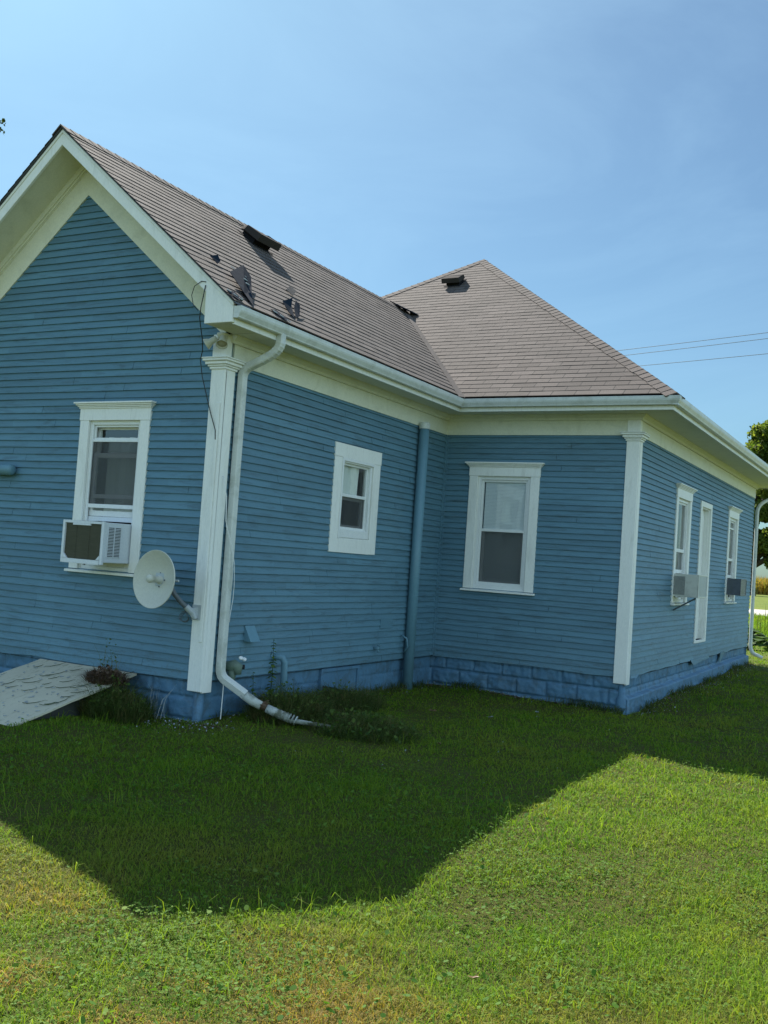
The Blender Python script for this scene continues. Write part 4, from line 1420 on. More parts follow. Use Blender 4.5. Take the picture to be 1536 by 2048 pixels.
side_ac(7.45, 0.60, 1.0, 1.325, 0.38, 'ac_grey', 'beige metal air conditioner on an angled brace, in the side wall window nearest the front', True)
side_ac(11.65, 0.62, 1.03, 1.325, 0.27, 'ac_dark', 'dark grey air conditioner in the farthest window of the side wall', False)

# dish antenna
dish = empty('satellite_dish', (-0.08, -0.04, 0.60), 'round cream dish antenna on a bent grey arm beside the gable corner board', 'dish antenna')
dc = Vector((-0.31, -0.34, 0.915))
dax = Vector((-0.10, -0.99, 0.06)).normalized()
b = MB()
RD = 0.262
pr = [(0.001, 0.0)] + [(r, 0.085 * (r / RD) ** 2) for r in (0.05, 0.1, 0.15, 0.2, 0.24, RD)] + [(RD + .006, 0.088), (RD + .006, 0.076), (RD - .01, 0.064)] + [(r, 0.085 * (r / RD) ** 2 - 0.012) for r in (0.2, 0.12, 0.05, 0.001)]
b.lathe(dc - dax * 0.03, dax, pr, 56)
b.build('reflector', MAT['dish'], dish, smooth=True)
b = MB()
b.lathe(dc - dax * 0.028, dax, [(0.040, 0), (0.040, 0.016), (0.030, 0.018), (0.030, 0.10), (0.037, 0.105), (0.038, 0.135), (0.030, 0.15), (0.001, 0.152)], 24)
b.build('feed_horn', MAT['dish'], dish, smooth=True)
ua = dax.orthogonal().normalized(); ub = dax.cross(ua)
for k in range(4):
    b = MB()
    a = math.pi / 4 + k * math.pi / 2
    c = dc - dax * 0.024 + (ua * math.cos(a) + ub * math.sin(a)) * 0.062
    b.lathe(c, dax, [(0.0075, 0.0), (0.0075, 0.006), (0.001, 0.006)], 10)
    b.build('bolt', MAT['steel'], dish)
b = MB()
b.box(dc.x - .05, dc.y + .02, dc.z - .06, dc.x + .05, dc.y + .10, dc.z + .06)
b.tube([(dc.x + .03, dc.y + .06, dc.z), (dc.x + .17, dc.y + .09, dc.z + .0)], 0.012, 8)
b.build('back_bracket', MAT['galv'], dish, bevel=0.003)
b = MB()
b.tube([(-0.245, -0.27, 1.0), (-0.24, -0.26, 0.90), (-0.235, -0.245, 0.845), (-0.215, -0.21, 0.79), (-0.175, -0.15, 0.715), (-0.13, -0.085, 0.65), (-0.105, -0.055, 0.62)], 0.023, 16)
b.build('arm', MAT['steel'], dish, smooth=True)
b = MB()
b.lathe((-0.075, -0.045, 0.62), (0.75, -0.66, 0), [(0.001, -0.006), (0.055, -0.006), (0.058, 0.0), (0.055, 0.006), (0.001, 0.006)], 20)
b.box(-0.13, -0.040, 0.56, -0.02, -0.0305, 0.70)
b.tube([(-0.15, -0.11, 0.68), (-0.10, -0.055, 0.615), (-0.07, -0.05, 0.57)], [0.030, 0.032, 0.02], 12)
b.build('wall_bracket', MAT['galv'], dish, smooth=False)
b = MB()
for q in range(3):
    ring_ = []
    for k in range(26):
        a = 2 * math.pi * k / 25
        ring_.append((-0.20 + (0.040 + .006 * q) * math.cos(a), -0.05 - .01 * q - 0.012 * math.sin(a * 2), 0.575 + .005 * q + (0.045) * math.sin(a)))
    b.tube(ring_, 0.003, 5)
b.tube([(-0.235, -0.25, 0.9), (-0.16, -0.12, 0.66), (-0.17, -0.06, 0.6)], 0.0035, 6)
b.build('coiled_wire', MAT['steel'], dish)

# floodlight
fl = empty('floodlight', (-0.01, -0.09, 3.23), 'white twin head floodlight under the roof corner above the downspout elbow', 'floodlight')
b = MB()
b.lathe((0.02, -0.09, 3.239), (0, 0, -1), [(0.001, 0), (0.055, 0), (0.055, 0.02), (0.035, 0.045), (0.001, 0.05)], 20)
b.build('base', MAT['dish'], fl, smooth=True)
for hd, d, end in (((0.055, -0.13, 3.165), Vector((0.30, -0.50, -0.80)), 1), ((-0.08, -0.12, 3.165), Vector((-0.75, -0.35, -0.55)), 0)):
    d = d.normalized()
    h = Vector(hd)
    b = MB()
    b.lathe(h - d * 0.045, d, [(0.001, -0.01), (0.026, -0.008), (0.030, 0.0), (0.031, 0.055), (0.048, 0.085), (0.056, 0.105), (0.055, 0.108), (0.046, 0.09), (0.03, 0.06)], 24)
    hh = b.build('lamp_head', MAT['dish'], fl, smooth=True)
    b = MB(); b.lathe(h - d * 0.045, d, [(0.044, 0.088), (0.030, 0.096), (0.001, 0.099)], 20)
    b.build('lens', paint('dull_lamp_lens', (0.36, 0.34, 0.24), (0.3, 0.28, 0.2), 0.3, (0.4, 0.8), 0.15), hh, smooth=True)
    b = MB(); b.tube([(0.02, -0.09, 3.20), tuple(h - d * 0.03)], 0.014, 10)
    b.build('swivel_arm', MAT['dish'], fl, smooth=True)

# cables
b = MB()
lp_ = [(0.13 - 0.0, -OG - .012, 3.60)]
b.tube([(0.06, -0.437, 3.63), (0.01, -0.437, 3.64), (-0.07, -0.435, 3.60), (-0.10, -0.43, 3.52), (-0.08, -0.42, 3.43), (-0.03, -0.41, 3.38)], 0.0035, 6)
b.tube([(0.06, -0.438, 3.60), (0.045, -0.440, 3.50), (0.025, -0.438, 3.40), (0.005, -0.42, 3.31), (-0.04, -0.34, 3.24), (-0.11, -0.22, 3.16), (-0.18, -0.12, 3.08), (-0.215, -0.10, 3.0), (-0.20, -0.075, 2.85), (-0.155, -0.05, 2.68), (-0.09, -0.045, 2.50), (-0.02, -0.045, 2.34), (-0.012, -0.043, 2.25)], 0.0045, 8)
o = b.build('cable', MAT['black'], None, smooth=True)
tag(o, 'thin black cable dropping from the barge board end past the column capital', 'cable')
b = MB()
b.tube([(0.035, 0.05, 1.92), (0.075, 0.075, 1.75), (0.08, 0.09, 1.5), (0.115, 0.16, 1.28), (0.125, 0.215, 1.10), (0.125, 0.235, 0.90), (0.122, 0.235, 0.76), (0.115, 0.22, 0.62), (0.118, 0.215, 0.55)], 0.003, 6)
b.tube([(0.04, 0.05, 1.92), (0.08, 0.08, 1.72), (0.083, 0.10, 1.45), (0.118, 0.18, 1.2), (0.118, 0.21, 1.05), (0.118, 0.21, 0.85)], 0.0022, 6)
o = b.build('cable', MAT['vinyl'], None, smooth=True)
tag(o, 'thin white cable hanging over the front downspout', 'cable')

# broken downspout extension lying out on the grass
ext = empty('drain_extension', (0.55, 0.42, -0.36), 'dirty broken white drainpipe lying from the downspout foot into the weeds', 'drainpipe')
b = MB()
b.tube([(0.27, 0.295, -0.105), (0.36, 0.335, -0.165), (0.44, 0.37, -0.205)], [0.044, 0.046, 0.040], 16)
b.build('torn_coupling', MAT['plastic_pipe'], ext, smooth=True)
b = MB()
b.tube([(0.40, 0.36, -0.185), (0.50, 0.41, -0.225)], [0.04, 0.035], 10)
for a in range(5):
    an = a * 1.3
    b.tube([(0.42 + .02 * math.cos(an), 0.37 + .03 * math.sin(an), -0.19), (0.46 + .06 * math.cos(an), 0.39 + .06 * math.sin(an), -0.17 + .03 * math.sin(an * 2))], [0.012, 0.004], 5)
b.build('crumpled_joint', MAT['rust'], ext)
b = MB()
b.tube([(0.485, 0.40, -0.225), (0.56, 0.43, -0.255), (0.64, 0.465, -0.285), (0.70, 0.485, -0.30)], [0.040, 0.043, 0.043, 0.038], 16)
b.build('pipe', MAT['plastic_pipe'], ext, smooth=True)
b = MB()
for k in range(6):
    q = 0.60 + k * .03
    b.tube([(q, 0.447 + (q - .6) * .33, -0.268 - (q - .6) * .3), (q + .008, 0.45 + (q - .6) * .33, -0.271 - (q - .6) * .3)], 0.0455, 14)
b.build('rib', MAT['plastic_pipe'], ext, smooth=True)
b = MB()   # half open channel at the end
pa, pb = Vector((0.69, 0.48, -0.300)), Vector((1.10, 0.64, -0.335))
dd = (pb - pa).normalized(); sd = Vector((0, 0, 1)).cross(dd).normalized(); upv = dd.cross(sd)
pv = None
for t, r in ((0, .036), (.35, .032), (.7, .026), (1, .014)):
    cc = pa.lerp(pb, t)
    cur = [b.p(*(cc + (sd * math.cos(a) + upv * math.sin(a)) * (r + w))) for w in (0, .004) for a in [math.pi * (1.0 + j / 8) for j in range(9)]]
    if pv:
        for j in range(17):
            if j == 8: continue
            b.f.append([pv[j], pv[j + 1], cur[j + 1], cur[j]]); b.uv.append(None)
    pv = cur
b.build('open_channel', MAT['plastic_pipe'], ext, smooth=True)

# cellar hatch cover
hz = lambda y: -0.008 + 0.235 * y
hat = empty('cellar_hatch', (-1.4, -0.8, -0.4), 'pale sloping cellar hatch panel with litter on it, leaning on the gable wall foot', 'cellar hatch')
b = MB()
nx, ny = 14, 22
gr = []
for lay in (0, 1):
    for j in range(ny + 1):
        for i in range(nx + 1):
            x = -2.06 + 1.30 * i / nx; y = -0.02 - 1.78 * j / ny
            w = 0.006 * noise.noise(Vector((x * 3, y * 3, 0)))
            if i == nx: x += 0.006 * noise.noise(Vector((y * 9, 3, 0)))
            gr.append(b.p(x, y, hz(y) + w - (0.018 if lay == 0 else 0)))
idx = lambda l, j, i: l * (nx + 1) * (ny + 1) + j * (nx + 1) + i
for l in (0, 1):
    for j in range(ny):
        for i in range(nx):
            b.f.append([idx(l, j, i), idx(l, j, i + 1), idx(l, j + 1, i + 1), idx(l, j + 1, i)]); b.uv.append(None)
for j in range(ny):
    for i in (0, nx):
        b.f.append([idx(0, j, i), idx(0, j + 1, i), idx(1, j + 1, i), idx(1, j, i)]); b.uv.append(None)
for i in range(nx):
    for j in (0, ny):
        b.f.append([idx(0, j, i), idx(0, j, i + 1), idx(1, j, i + 1), idx(1, j, i)]); b.uv.append(None)
b.build('panel', MAT['board'], hat, recalc=True)
b = MB()
b.hexa([(-2.0, -0.03, -0.7), (-0.86, -0.03, -0.7), (-0.86, -1.5, -0.7), (-2.0, -1.5, -0.7)], [(-2.0, -0.03, -0.06), (-0.86, -0.03, -0.06), (-0.86, -1.5, -0.42), (-2.0, -1.5, -0.42)])
b.build('side_wall', paint('dark_concrete', (0.06, 0.065, 0.06), (0.02, 0.02, 0.02), 0.5), hat)
b = MB()
rr = random.Random(5)
for k in range(150):
    x = rr.uniform(-2.03, -0.80); y = -rr.random() ** 0.8 * 1.7 - .03
    a = rr.uniform(0, 6.28); l = rr.uniform(.008, .03); w = rr.uniform(.004, .012)
    ca_, sa_ = math.cos(a), math.sin(a)
    pts = [(x + l * ca_, y + l * sa_), (x - w * sa_, y + w * ca_), (x - l * ca_ * .7, y - l * sa_ * .7), (x + w * sa_, y - w * ca_)]
    b.hexa([(p, q, hz(q) + .007) for p, q in pts], [(p, q, hz(q) + .0095 + rr.uniform(0, .003)) for p, q in pts])
o = b.build('paint_flakes', MAT['chips'], hat); o['kind'] = 'stuff'
b = MB()
for k in range(26):
    x = rr.uniform(-1.9, -0.85); y = rr.uniform(-1.1, -0.1)
    a = rr.uniform(-.6, .9); l = rr.uniform(.06, .22)
    pts = [(x + t * l * math.cos(a + t), y + t * l * math.sin(a + t * 1.2), 0) for t in (0, .33, .66, 1)]
    b.tube([(p, q, hz(q) + .012) for p, q, _ in pts], [.002, .003, .003, .001], 5)
o = b.build('dry_stems', MAT['weed'], hat); o['kind'] = 'stuff'


# ------------------------------------------------------------------ ground
def axis_pts(a, b, fine0, fine1, step):
    out = list(np.arange(fine0, fine1 + 1e-6, step))
    s = step; x = fine1
    while x < b:
        s *= 1.18; x += s; out.append(min(x, b))
    s = step; x = fine0
    while x > a:
        s *= 1.18; x -= s; out.insert(0, max(x, a))
    return np.array(out)


def sheet(name, xs, ys, zf, mat, kind='structure'):
    X, Y = np.meshgrid(xs, ys)
    Z = zf(X, Y)
    nx_, ny_ = len(xs), len(ys)
    V = np.stack([X, Y, Z], -1).reshape(-1, 3)
    i = np.arange(nx_ - 1)[None, :] + np.arange(ny_ - 1)[:, None] * nx_
    F = np.stack([i, i + 1, i + 1 + nx_, i + nx_], -1).reshape(-1, 4)
    o = np_mesh(name, V, F, mat, None)
    for pl in o.data.polygons: pl.use_smooth = True
    return tag(o, kind=kind)


def np_mesh(name, V, F, mat, tint, parent=None):
    me = bpy.data.meshes.new(name)
    V = np.asarray(V, np.float32); F = np.asarray(F, np.int32)
    me.vertices.add(len(V)); me.vertices.foreach_set('co', V.ravel())
    n = F.shape[1]
    me.loops.add(F.size); me.loops.foreach_set('vertex_index', F.ravel())
    me.polygons.add(len(F))
    me.polygons.foreach_set('loop_start', np.arange(len(F), dtype=np.int32) * n)
    me.polygons.foreach_set('loop_total', np.full(len(F), n, np.int32))
    if tint is not None:
        at = me.attributes.new('tint', 'FLOAT', 'POINT')
        at.data.foreach_set('value', np.asarray(tint, np.float32))
    me.update(calc_edges=True)
    me.materials.append(mat)
    o = bpy.data.objects.new(name, me)
    COL.objects.link(o)
    if parent is not None:
        o.parent = parent
        o.matrix_parent_inverse = parent_world(parent).inverted()
    return o


lawn = sheet('lawn', axis_pts(-700, 700, -8, 12, 0.2), axis_pts(-300, 1200, -8, 16, 0.2), gz, MAT['ground'])
lawn['label'] = 'green lawn round the house'
rd = sheet('gravel_road', np.linspace(-300, 300, 120), np.linspace(47.5, 62, 8), lambda X, Y: -0.34 + 0.02 * np.sin(X * .3) + 0.0 * Y, MAT['gravel'])
rd['label'] = 'pale gravel road beyond the lawn'


def blades(P, h, w, lean, seed, droop=0.5):
    """P (n,3) roots; each blade = 5 vertices, 2 quads-ish faces (quad + tip as degenerate-free quad)"""
    r = np.random.default_rng(seed)
    n = len(P)
    a = r.uniform(0, 2 * np.pi, n)
    side = np.stack([np.cos(a), np.sin(a), np.zeros(n)], 1)
    b = r.uniform(0, 2 * np.pi, n)
    ln = lean * r.random(n) ** 0.7
    dirh = np.stack([np.cos(b), np.sin(b), np.zeros(n)], 1)
    up = np.array([0, 0, 1.0])
    h = h[:, None]; w = w[:, None]; ln = ln[:, None]
    m = P + up * h * 0.55 + dirh * h * ln * 0.35
    t = P + up * h * (1 - droop * ln) + dirh * h * ln * 1.1
    V = np.stack([P - side * w * .5, P + side * w * .5, m + side * w * .42, m - side * w * .42, t], 1)
    return V


def blade_obj(name, V, mat, tint, parent=None):
    n = len(V)
    base = np.arange(n)[:, None] * 5
    F = np.concatenate([base + np.array([[0, 1, 2]]), base + np.array([[0, 2, 3]]), base + np.array([[3, 2, 4]])], 0)
    return np_mesh(name, V.reshape(-1, 3), F, mat, np.repeat(tint, 5), parent)


def in_house(x, y, e=0.0):
    a = (x < 0.0 + e) & (x > -3.7) & (y > 0 - e)
    b = (x < W2 + 0.05 + e) & (x > -5.7) & (y > L1 - e) & (y < YF + 0.1)
    c = (x > -2.06) & (x < -0.8) & (y > -1.6) & (y < 0)
    return a | b | c


def vnoise(x, y, s, seed):
    r = np.random.default_rng(seed)
    out = np.zeros_like(x)
    for k in range(6):
        f = s * (1 + k * 0.6); a = r.uniform(0, 6.28); p = r.uniform(0, 6.28)
        out += np.sin((x * np.cos(a) + y * np.sin(a)) * f + p + 1.3 * np.sin((x * np.sin(a) - y * np.cos(a)) * f * .7 + p)) / (1 + k * .4)
    return out / 3.0


def scatter(nt_, r0, r1, az0, az1, power):
    """points round the camera's standing place, thinning with distance"""
    r = r0 * (r1 / r0) ** (rng.random(nt_) ** power)
    a = np.radians(rng.uniform(az0, az1, nt_))
    x = CP.x + r * np.cos(a); y = CP.y + r * np.sin(a)
    return x, y, r


NB = 720000
x, y, r = scatter(NB, 2.6, 34, 82, 158, 0.98)
ok = ~in_house(x, y, 0.02)
x, y, r = x[ok], y[ok], r[ok]
nh = vnoise(x, y, 1.6, 3)
tuft = vnoise(x, y, 7.0, 4)
h = (0.036 + 0.016 * nh + 0.018 * tuft) * rng.uniform(0.6, 1.35, len(x))
shade = (x < 3.4) & (y > -3)
h = np.clip(h, 0.016, 0.13) * np.where(x > 3.5, 1.15, 0.95)
w = 0.0031 * rng.uniform(0.7, 1.5, len(x)) * np.maximum(1, (r / 4.5) ** 0.95)
tn = np.clip(rng.normal(0.48, 0.24, len(x)) + 0.16 * nh + 0.14 * tuft, 0, 1)
P = np.stack([x, y, gz(x, y) - 0.004], 1)
V = blades(P, h, w, 1.55, 5)
go_ = blade_obj('grass', V, MAT['grass'], tn)
wd = np.exp(-((x - 3.3) / 1.7) ** 2 - ((y + 4.5) / 1.1) ** 2) + 0.30 * np.exp(-((x - 5.6) / 1.0) ** 2 - ((y + 3.6) / .8) ** 2) + 0.10
dv = np.clip((vnoise(x, y, 2.6, 90) + rng.normal(0, .22, len(x)) + 0.10) * 2.6, 0, 1) * wd * (0.4 + 0.6 * (rng.random(len(x)) < .75))
at_ = go_.data.attributes.new('dry', 'FLOAT', 'POINT')
at_.data.foreach_set('value', np.repeat(np.clip(dv, 0, .85), 5).astype(np.float32))
tag(go_, 'short mown grass covering the ground before the house', kind='stuff')
# taller loose blades
x, y, r = scatter(16000, 3.0, 20, 86, 152, 1.0)
ok = ~in_house(x, y, 0.02) & (vnoise(x, y, 2.3, 9) > 0.05)
x, y, r = x[ok], y[ok], r[ok]
V = blades(np.stack([x, y, gz(x, y)], 1), rng.uniform(.07, .15, len(x)), 0.0038 * np.maximum(1, (r / 5) ** .9), 1.5, 6)
tag(blade_obj('long_grass', V, MAT['grass'], rng.uniform(0.2, 1, len(x))), 'longer loose grass blades standing above the mown lawn', kind='stuff')


n = 5200
xa_ = np.concatenate([np.abs(rng.normal(0, .07, 1500)) + .03, rng.uniform(.05, W2 + .05, 1500), W2 + .08 + np.abs(rng.normal(0, .08, 2200))])
ya_ = np.concatenate([rng.uniform(.2, L1, 1500), L1 - .04 - np.abs(rng.normal(0, .08, 1500)), rng.uniform(L1, YF, 2200)])
kk_ = vnoise(xa_, ya_, 3.0, 71) > 0.0
xa_, ya_ = xa_[kk_], ya_[kk_]
V = blades(np.stack([xa_, ya_, gz(xa_, ya_)], 1), rng.uniform(.05, .17, len(xa_)), np.full(len(xa_), .006), 1.2, 72)
tag(blade_obj('untrimmed_grass', V, MAT['weed'], rng.uniform(0, 1, len(xa_))), 'untrimmed grass tufts left along the foot of the foundation', kind='stuff')


def leaf_discs(P, rad, seed, tilt=0.5, k=6, lobes=False):
    r = np.random.default_rng(seed)
    n = len(P)
    nrm = np.stack([r.normal(0, tilt, n), r.normal(0, tilt, n), np.ones(n)], 1)
    nrm /= np.linalg.norm(nrm, axis=1)[:, None]
    a = np.cross(nrm, np.stack([r.normal(size=n), r.normal(size=n), r.normal(size=n)], 1))
    a /= np.linalg.norm(a, axis=1)[:, None]
    b = np.cross(nrm, a)
    out = []
    asp = r.uniform(0.5, 0.85, n)[:, None]
    for j in range(k):
        t = 2 * np.pi * j / k
        out.append(P + (a * np.cos(t) + b * np.sin(t) * asp) * rad[:, None])
    return np.stack(out, 1)


def disc_obj(name, V, mat, tint, parent=None):
    n, k = V.shape[:2]
    F = np.arange(n * k).reshape(n, k)
    return np_mesh(name, V.reshape(-1, 3), F, mat, np.repeat(tint, k), parent)


x, y, r = scatter(60000, 2.8, 16, 86, 152, 0.95)
cm = vnoise(x, y, 1.9, 21)
ok = ~in_house(x, y, 0.02) & (cm + rng.normal(0, .25, len(x)) > 0.18)
x, y, r = x[ok], y[ok], r[ok]
n = len(x)
ang = rng.uniform(0, 6.28, n)
hh = rng.uniform(.018, .05, n)
VV = []
for k in range(3):
    rad = rng.uniform(.004, .0075, n) * np.maximum(1, (r / 7) ** .5)
    P = np.stack([x + np.cos(ang + k * 2.09) * rad * 1.05, y + np.sin(ang + k * 2.09) * rad * 1.05, gz(x, y) + hh], 1)
    VV.append(leaf_discs(P, rad, 30 + k, 0.35))
V = np.concatenate(VV, 0)
tag(disc_obj('clover', V, MAT['clover'], rng.uniform(0, 1, len(V))), 'patches of small round clover leaves in the lawn', kind='stuff')
# broad weed leaves
x, y, r = scatter(5200, 2.8, 12, 86, 152, 1.0)
ok = ~in_house(x, y, 0.02) & (vnoise(x, y, 1.2, 44) > 0.1)
x, y, r = x[ok], y[ok], r[ok]
V = leaf_discs(np.stack([x, y, gz(x, y) + rng.uniform(.02, .05, len(x))], 1), rng.uniform(.008, .017, len(x)), 50, 0.6, 8)
tag(disc_obj('broadleaf_weeds', V, MAT['clover'], rng.uniform(0, 1, len(V))), 'flat broad weed leaves dotted through the lawn', kind='stuff')


# ------------------------------------------------------------------ weeds by the wall
def weed_clump(name, label, cat, cx, cy, rx, ry, n, hmin, hmax, lean, seed, leaves=0, mat='weed', group=None, z=None, w=0.005, leafr=.014):
    r = np.random.default_rng(seed)
    a = r.uniform(0, 6.28, n); q = np.sqrt(r.random(n))
    x = cx + rx * q * np.cos(a); y = cy + ry * q * np.sin(a)
    zz = gz(x, y) if z is None else np.full(n, z)
    e = empty(name, (cx, cy, float(gz(cx, cy))), label, cat, group)
    h = r.uniform(hmin, hmax, n) * (1.15 - 0.6 * q)
    V = blades(np.stack([x, y, zz - .01], 1), h, np.full(n, w) * r.uniform(.6, 1.4, n), lean, seed + 1, 0.35)
    blade_obj('blades', V, MAT[mat], r.uniform(0, 1, n), e)
    if leaves:
        a = r.uniform(0, 6.28, leaves); q = np.sqrt(r.random(leaves))
        x = cx + rx * q * np.cos(a); y = cy + ry * q * np.sin(a)
        zt = (gz(x, y) if z is None else z) + r.uniform(0.2, 1.0, leaves) * hmax * (1.05 - .65 * q) * .8
        V = leaf_discs(np.stack([x, y, zt], 1), r.uniform(leafr * .6, leafr * 1.4, leaves), seed + 2, 0.9)
        disc_obj('leaves', V, MAT['weed_leaf'], r.uniform(0, 1, leaves), e)
    return e


weed_clump('weed_clump', 'big dark tangled weed clump growing beside the hatch panel', 'weed', -0.66, -0.40, 0.38, 0.28, 3000, .18, .50, 1.25, 60, 500, w=.005, leafr=.014)
bd = weed_clump('dead_brush', 'rust brown dead brush heap lying on the edge of the hatch panel', 'dead plant', -0.90, -0.28, 0.20, 0.14, 1300, .12, .24, 1.7, 70, 500, w=.007, z=-0.10)
for ch in bd.children: ch.data.materials[0] = MAT['rust']
weed_clump('weed_clump', 'low dark grass clump at the foot of the downspout and broken pipe', 'weed', 0.44, 0.88, 0.36, 0.50, 4200, .20, .48, 1.4, 80, 500)
weed_clump('weed_clump', 'dark tall grass clump against the wall by the crawl space cover', 'weed', 0.40, 1.85, 0.34, 0.75, 4000, .16, .42, 1.4, 90, 350)
weed_clump('weed_clump', 'spreading weed patch around the far end of the broken drainpipe', 'weed', 1.25, 0.90, 0.55, 0.50, 3000, .08, .30, 1.6, 100, 420, leafr=.018)
weed_clump('weed_clump', 'thin pale dry grass stalks standing against the gable foundation', 'weed', -0.42, -0.13, 0.14, 0.05, 26, .32, .55, .5, 110, 0, w=.006)
for ch in COL.objects:
    if ch.parent and ch.parent.get('label', '').startswith('thin pale dry'): ch.data.materials[0] = MAT['chips']
# tall stalks above the hatch
weed_clump('weed_clump', 'thin brown seed stalks rising in front of the gable wall above the hatch', 'weed', -0.98, -0.18, 0.14, 0.06, 12, .45, .66, .45, 115, 60, z=-0.1, w=.005, leafr=.010)


# leafy upright plant by the downspout
def leafy_stem(name, label, loc, h, n, seed, lr=0.035, mat='weed_leaf'):
    r = np.random.default_rng(seed)
    e = empty(name, loc, label, 'weed')
    b = MB()
    path = [(loc[0] + .02 * math.sin(t * 3), loc[1] + .015 * t, loc[2] - .02 + h * t) for t in [k / 10 for k in range(11)]]
    b.tube(path, [.006 - .004 * k / 10 for k in range(11)], 6)
    b.build('stem', MAT['weed'], e, smooth=True)
    Vs = []
    for k in range(n):
        t = (k + .5) / n
        zc = loc[2] + h * (0.25 + .75 * t)
        rr_ = lr * (1.25 - .8 * t)
        for sgn in (0, math.pi):
            a = k * 2.1 + sgn + r.uniform(-.3, .3)
            d = np.array([math.cos(a), math.sin(a), r.uniform(-.5, .25)]); s_ = np.array([-math.sin(a), math.cos(a), 0])
            c = np.array([loc[0] + .02 * math.sin((.25 + .75 * t) * 3), loc[1] + .015 * t, zc])
            L = rr_ * r.uniform(1.3, 2.0)
            pr_ = [(0.1, 0.05), (0.35, .42), (.65, .38), (1.0, 0.0), (.65, -.38), (.35, -.42)]
            Vs.append(np.array([c + d * L * p_ + s_ * L * q_ + np.array([0, 0, -.25 * L * p_ * p_]) for p_, q_ in pr_]))
    V = np.array(Vs)
    disc_obj('leaves', V, MAT[mat], r.uniform(0, 1, len(V)), e)
    return e


leafy_stem('leafy_weed', 'upright leafy green weed in front of the wing wall beside the downspout', (0.22, 0.80, -0.33), 0.72, 20, 120)
leafy_stem('leafy_weed', 'short leafy weed just right of the green tap', (0.20, 0.52, -0.33), 0.42, 10, 121, .03)

# paint flakes on the soil along the foundation
r = np.random.default_rng(77)
pts = []
for k in range(420):
    pts.append((r.normal(-0.05, .28), -abs(r.normal(0, .22)) - .03))
for k in range(420):
    pts.append((abs(r.normal(0, .13)) + .03, r.uniform(0, L1)))
for k in range(500):
    pts.append((r.uniform(0.1, W2), L1 - abs(r.normal(0, .12)) - .03))
for k in range(900):
    pts.append((W2 + abs(r.normal(0, .16)) + .07, r.uniform(L1, YF)))
for k in range(160):
    pts.append((r.uniform(-.6, 3.2), r.uniform(-1.0, 4.3)))
pts = np.array(pts)
n = len(pts)
V = leaf_discs(np.stack([pts[:, 0], pts[:, 1], gz(pts[:, 0], pts[:, 1]) + r.uniform(.012, .04, n)], 1), .002 + .011 * r.random(n) ** 3, 78, 0.9, 4)
tag(disc_obj('paint_flakes', V, MAT['chips'], r.uniform(0, 1, n)), 'pale peeled paint flakes scattered on the soil along the foundation', kind='stuff')
# bare soil rim along the walls is the lawn sheet itself; gravelly bits on it
n = 2600
x = np.concatenate([W2 + np.abs(r.normal(0, .15, 1300)) + .06, r.uniform(-.6, .3, 500), r.uniform(0.05, W2, 800)])
y = np.concatenate([r.uniform(L1, YF, 1300), -np.abs(r.normal(0, .2, 500)) - .04, L1 - np.abs(r.normal(0, .09, 800)) - .04])
V = leaf_discs(np.stack([x, y, gz(x, y) + r.uniform(.004, .02, n)], 1), r.uniform(.004, .012, n), 79, 0.7, 5)
tag(disc_obj('dead_litter', V, MAT['rust'], r.uniform(0, 1, n)), 'brown leaf litter in the bare strip along the walls', kind='stuff')

# fallen leaves and a few pale scraps
lv = [(1.14, 2.64, .045, 'dry_leaf', 'curled tan leaf on the shaded grass below the blue drain pipe'), (1.80, 2.68, .04, 'chips', 'pale paint scrap on the shaded grass below the inner corner window'),
      (2.05, 0.9, .035, 'dry_leaf', 'small brown leaf on the shaded lawn right of the broken drainpipe'), (4.25, -3.35, .026, 'dry_leaf', 'tan dry leaf on the sunlit grass just past the shadow edge'),
      (2.0, 3.6, .035, 'chips', 'small pale scrap on the grass below the white column of the house')]
proto = None
for k, (x_, y_, s_, mt_, lb) in enumerate(lv):
    b = MB()
    rr = random.Random(200 + k)
    pr_ = [(-1, 0), (-.45, .42), (.1, .5), (.55, .3), (1.1, 0), (.5, -.35), (0, -.52), (-.5, -.38)]
    a = rr.uniform(0, 6.28)
    z_ = float(gz(x_, y_)) + .055
    c = b.p(x_, y_, z_ - .006)
    ids = [b.p(x_ + s_ * (p_ * math.cos(a) - q_ * math.sin(a)), y_ + s_ * (p_ * math.sin(a) + q_ * math.cos(a)), z_ + rr.uniform(0, .5) * s_) for p_, q_ in pr_]
    for j in range(8):
        b.f.append([c, ids[j], ids[(j + 1) % 8]]); b.uv.append(None)
    o = b.build('fallen_leaf' if mt_ == 'dry_leaf' else 'paint_scrap', MAT[mt_], None, smooth=True, recalc=False)
    tag(o, lb, 'leaf' if mt_ == 'dry_leaf' else 'paint scrap')


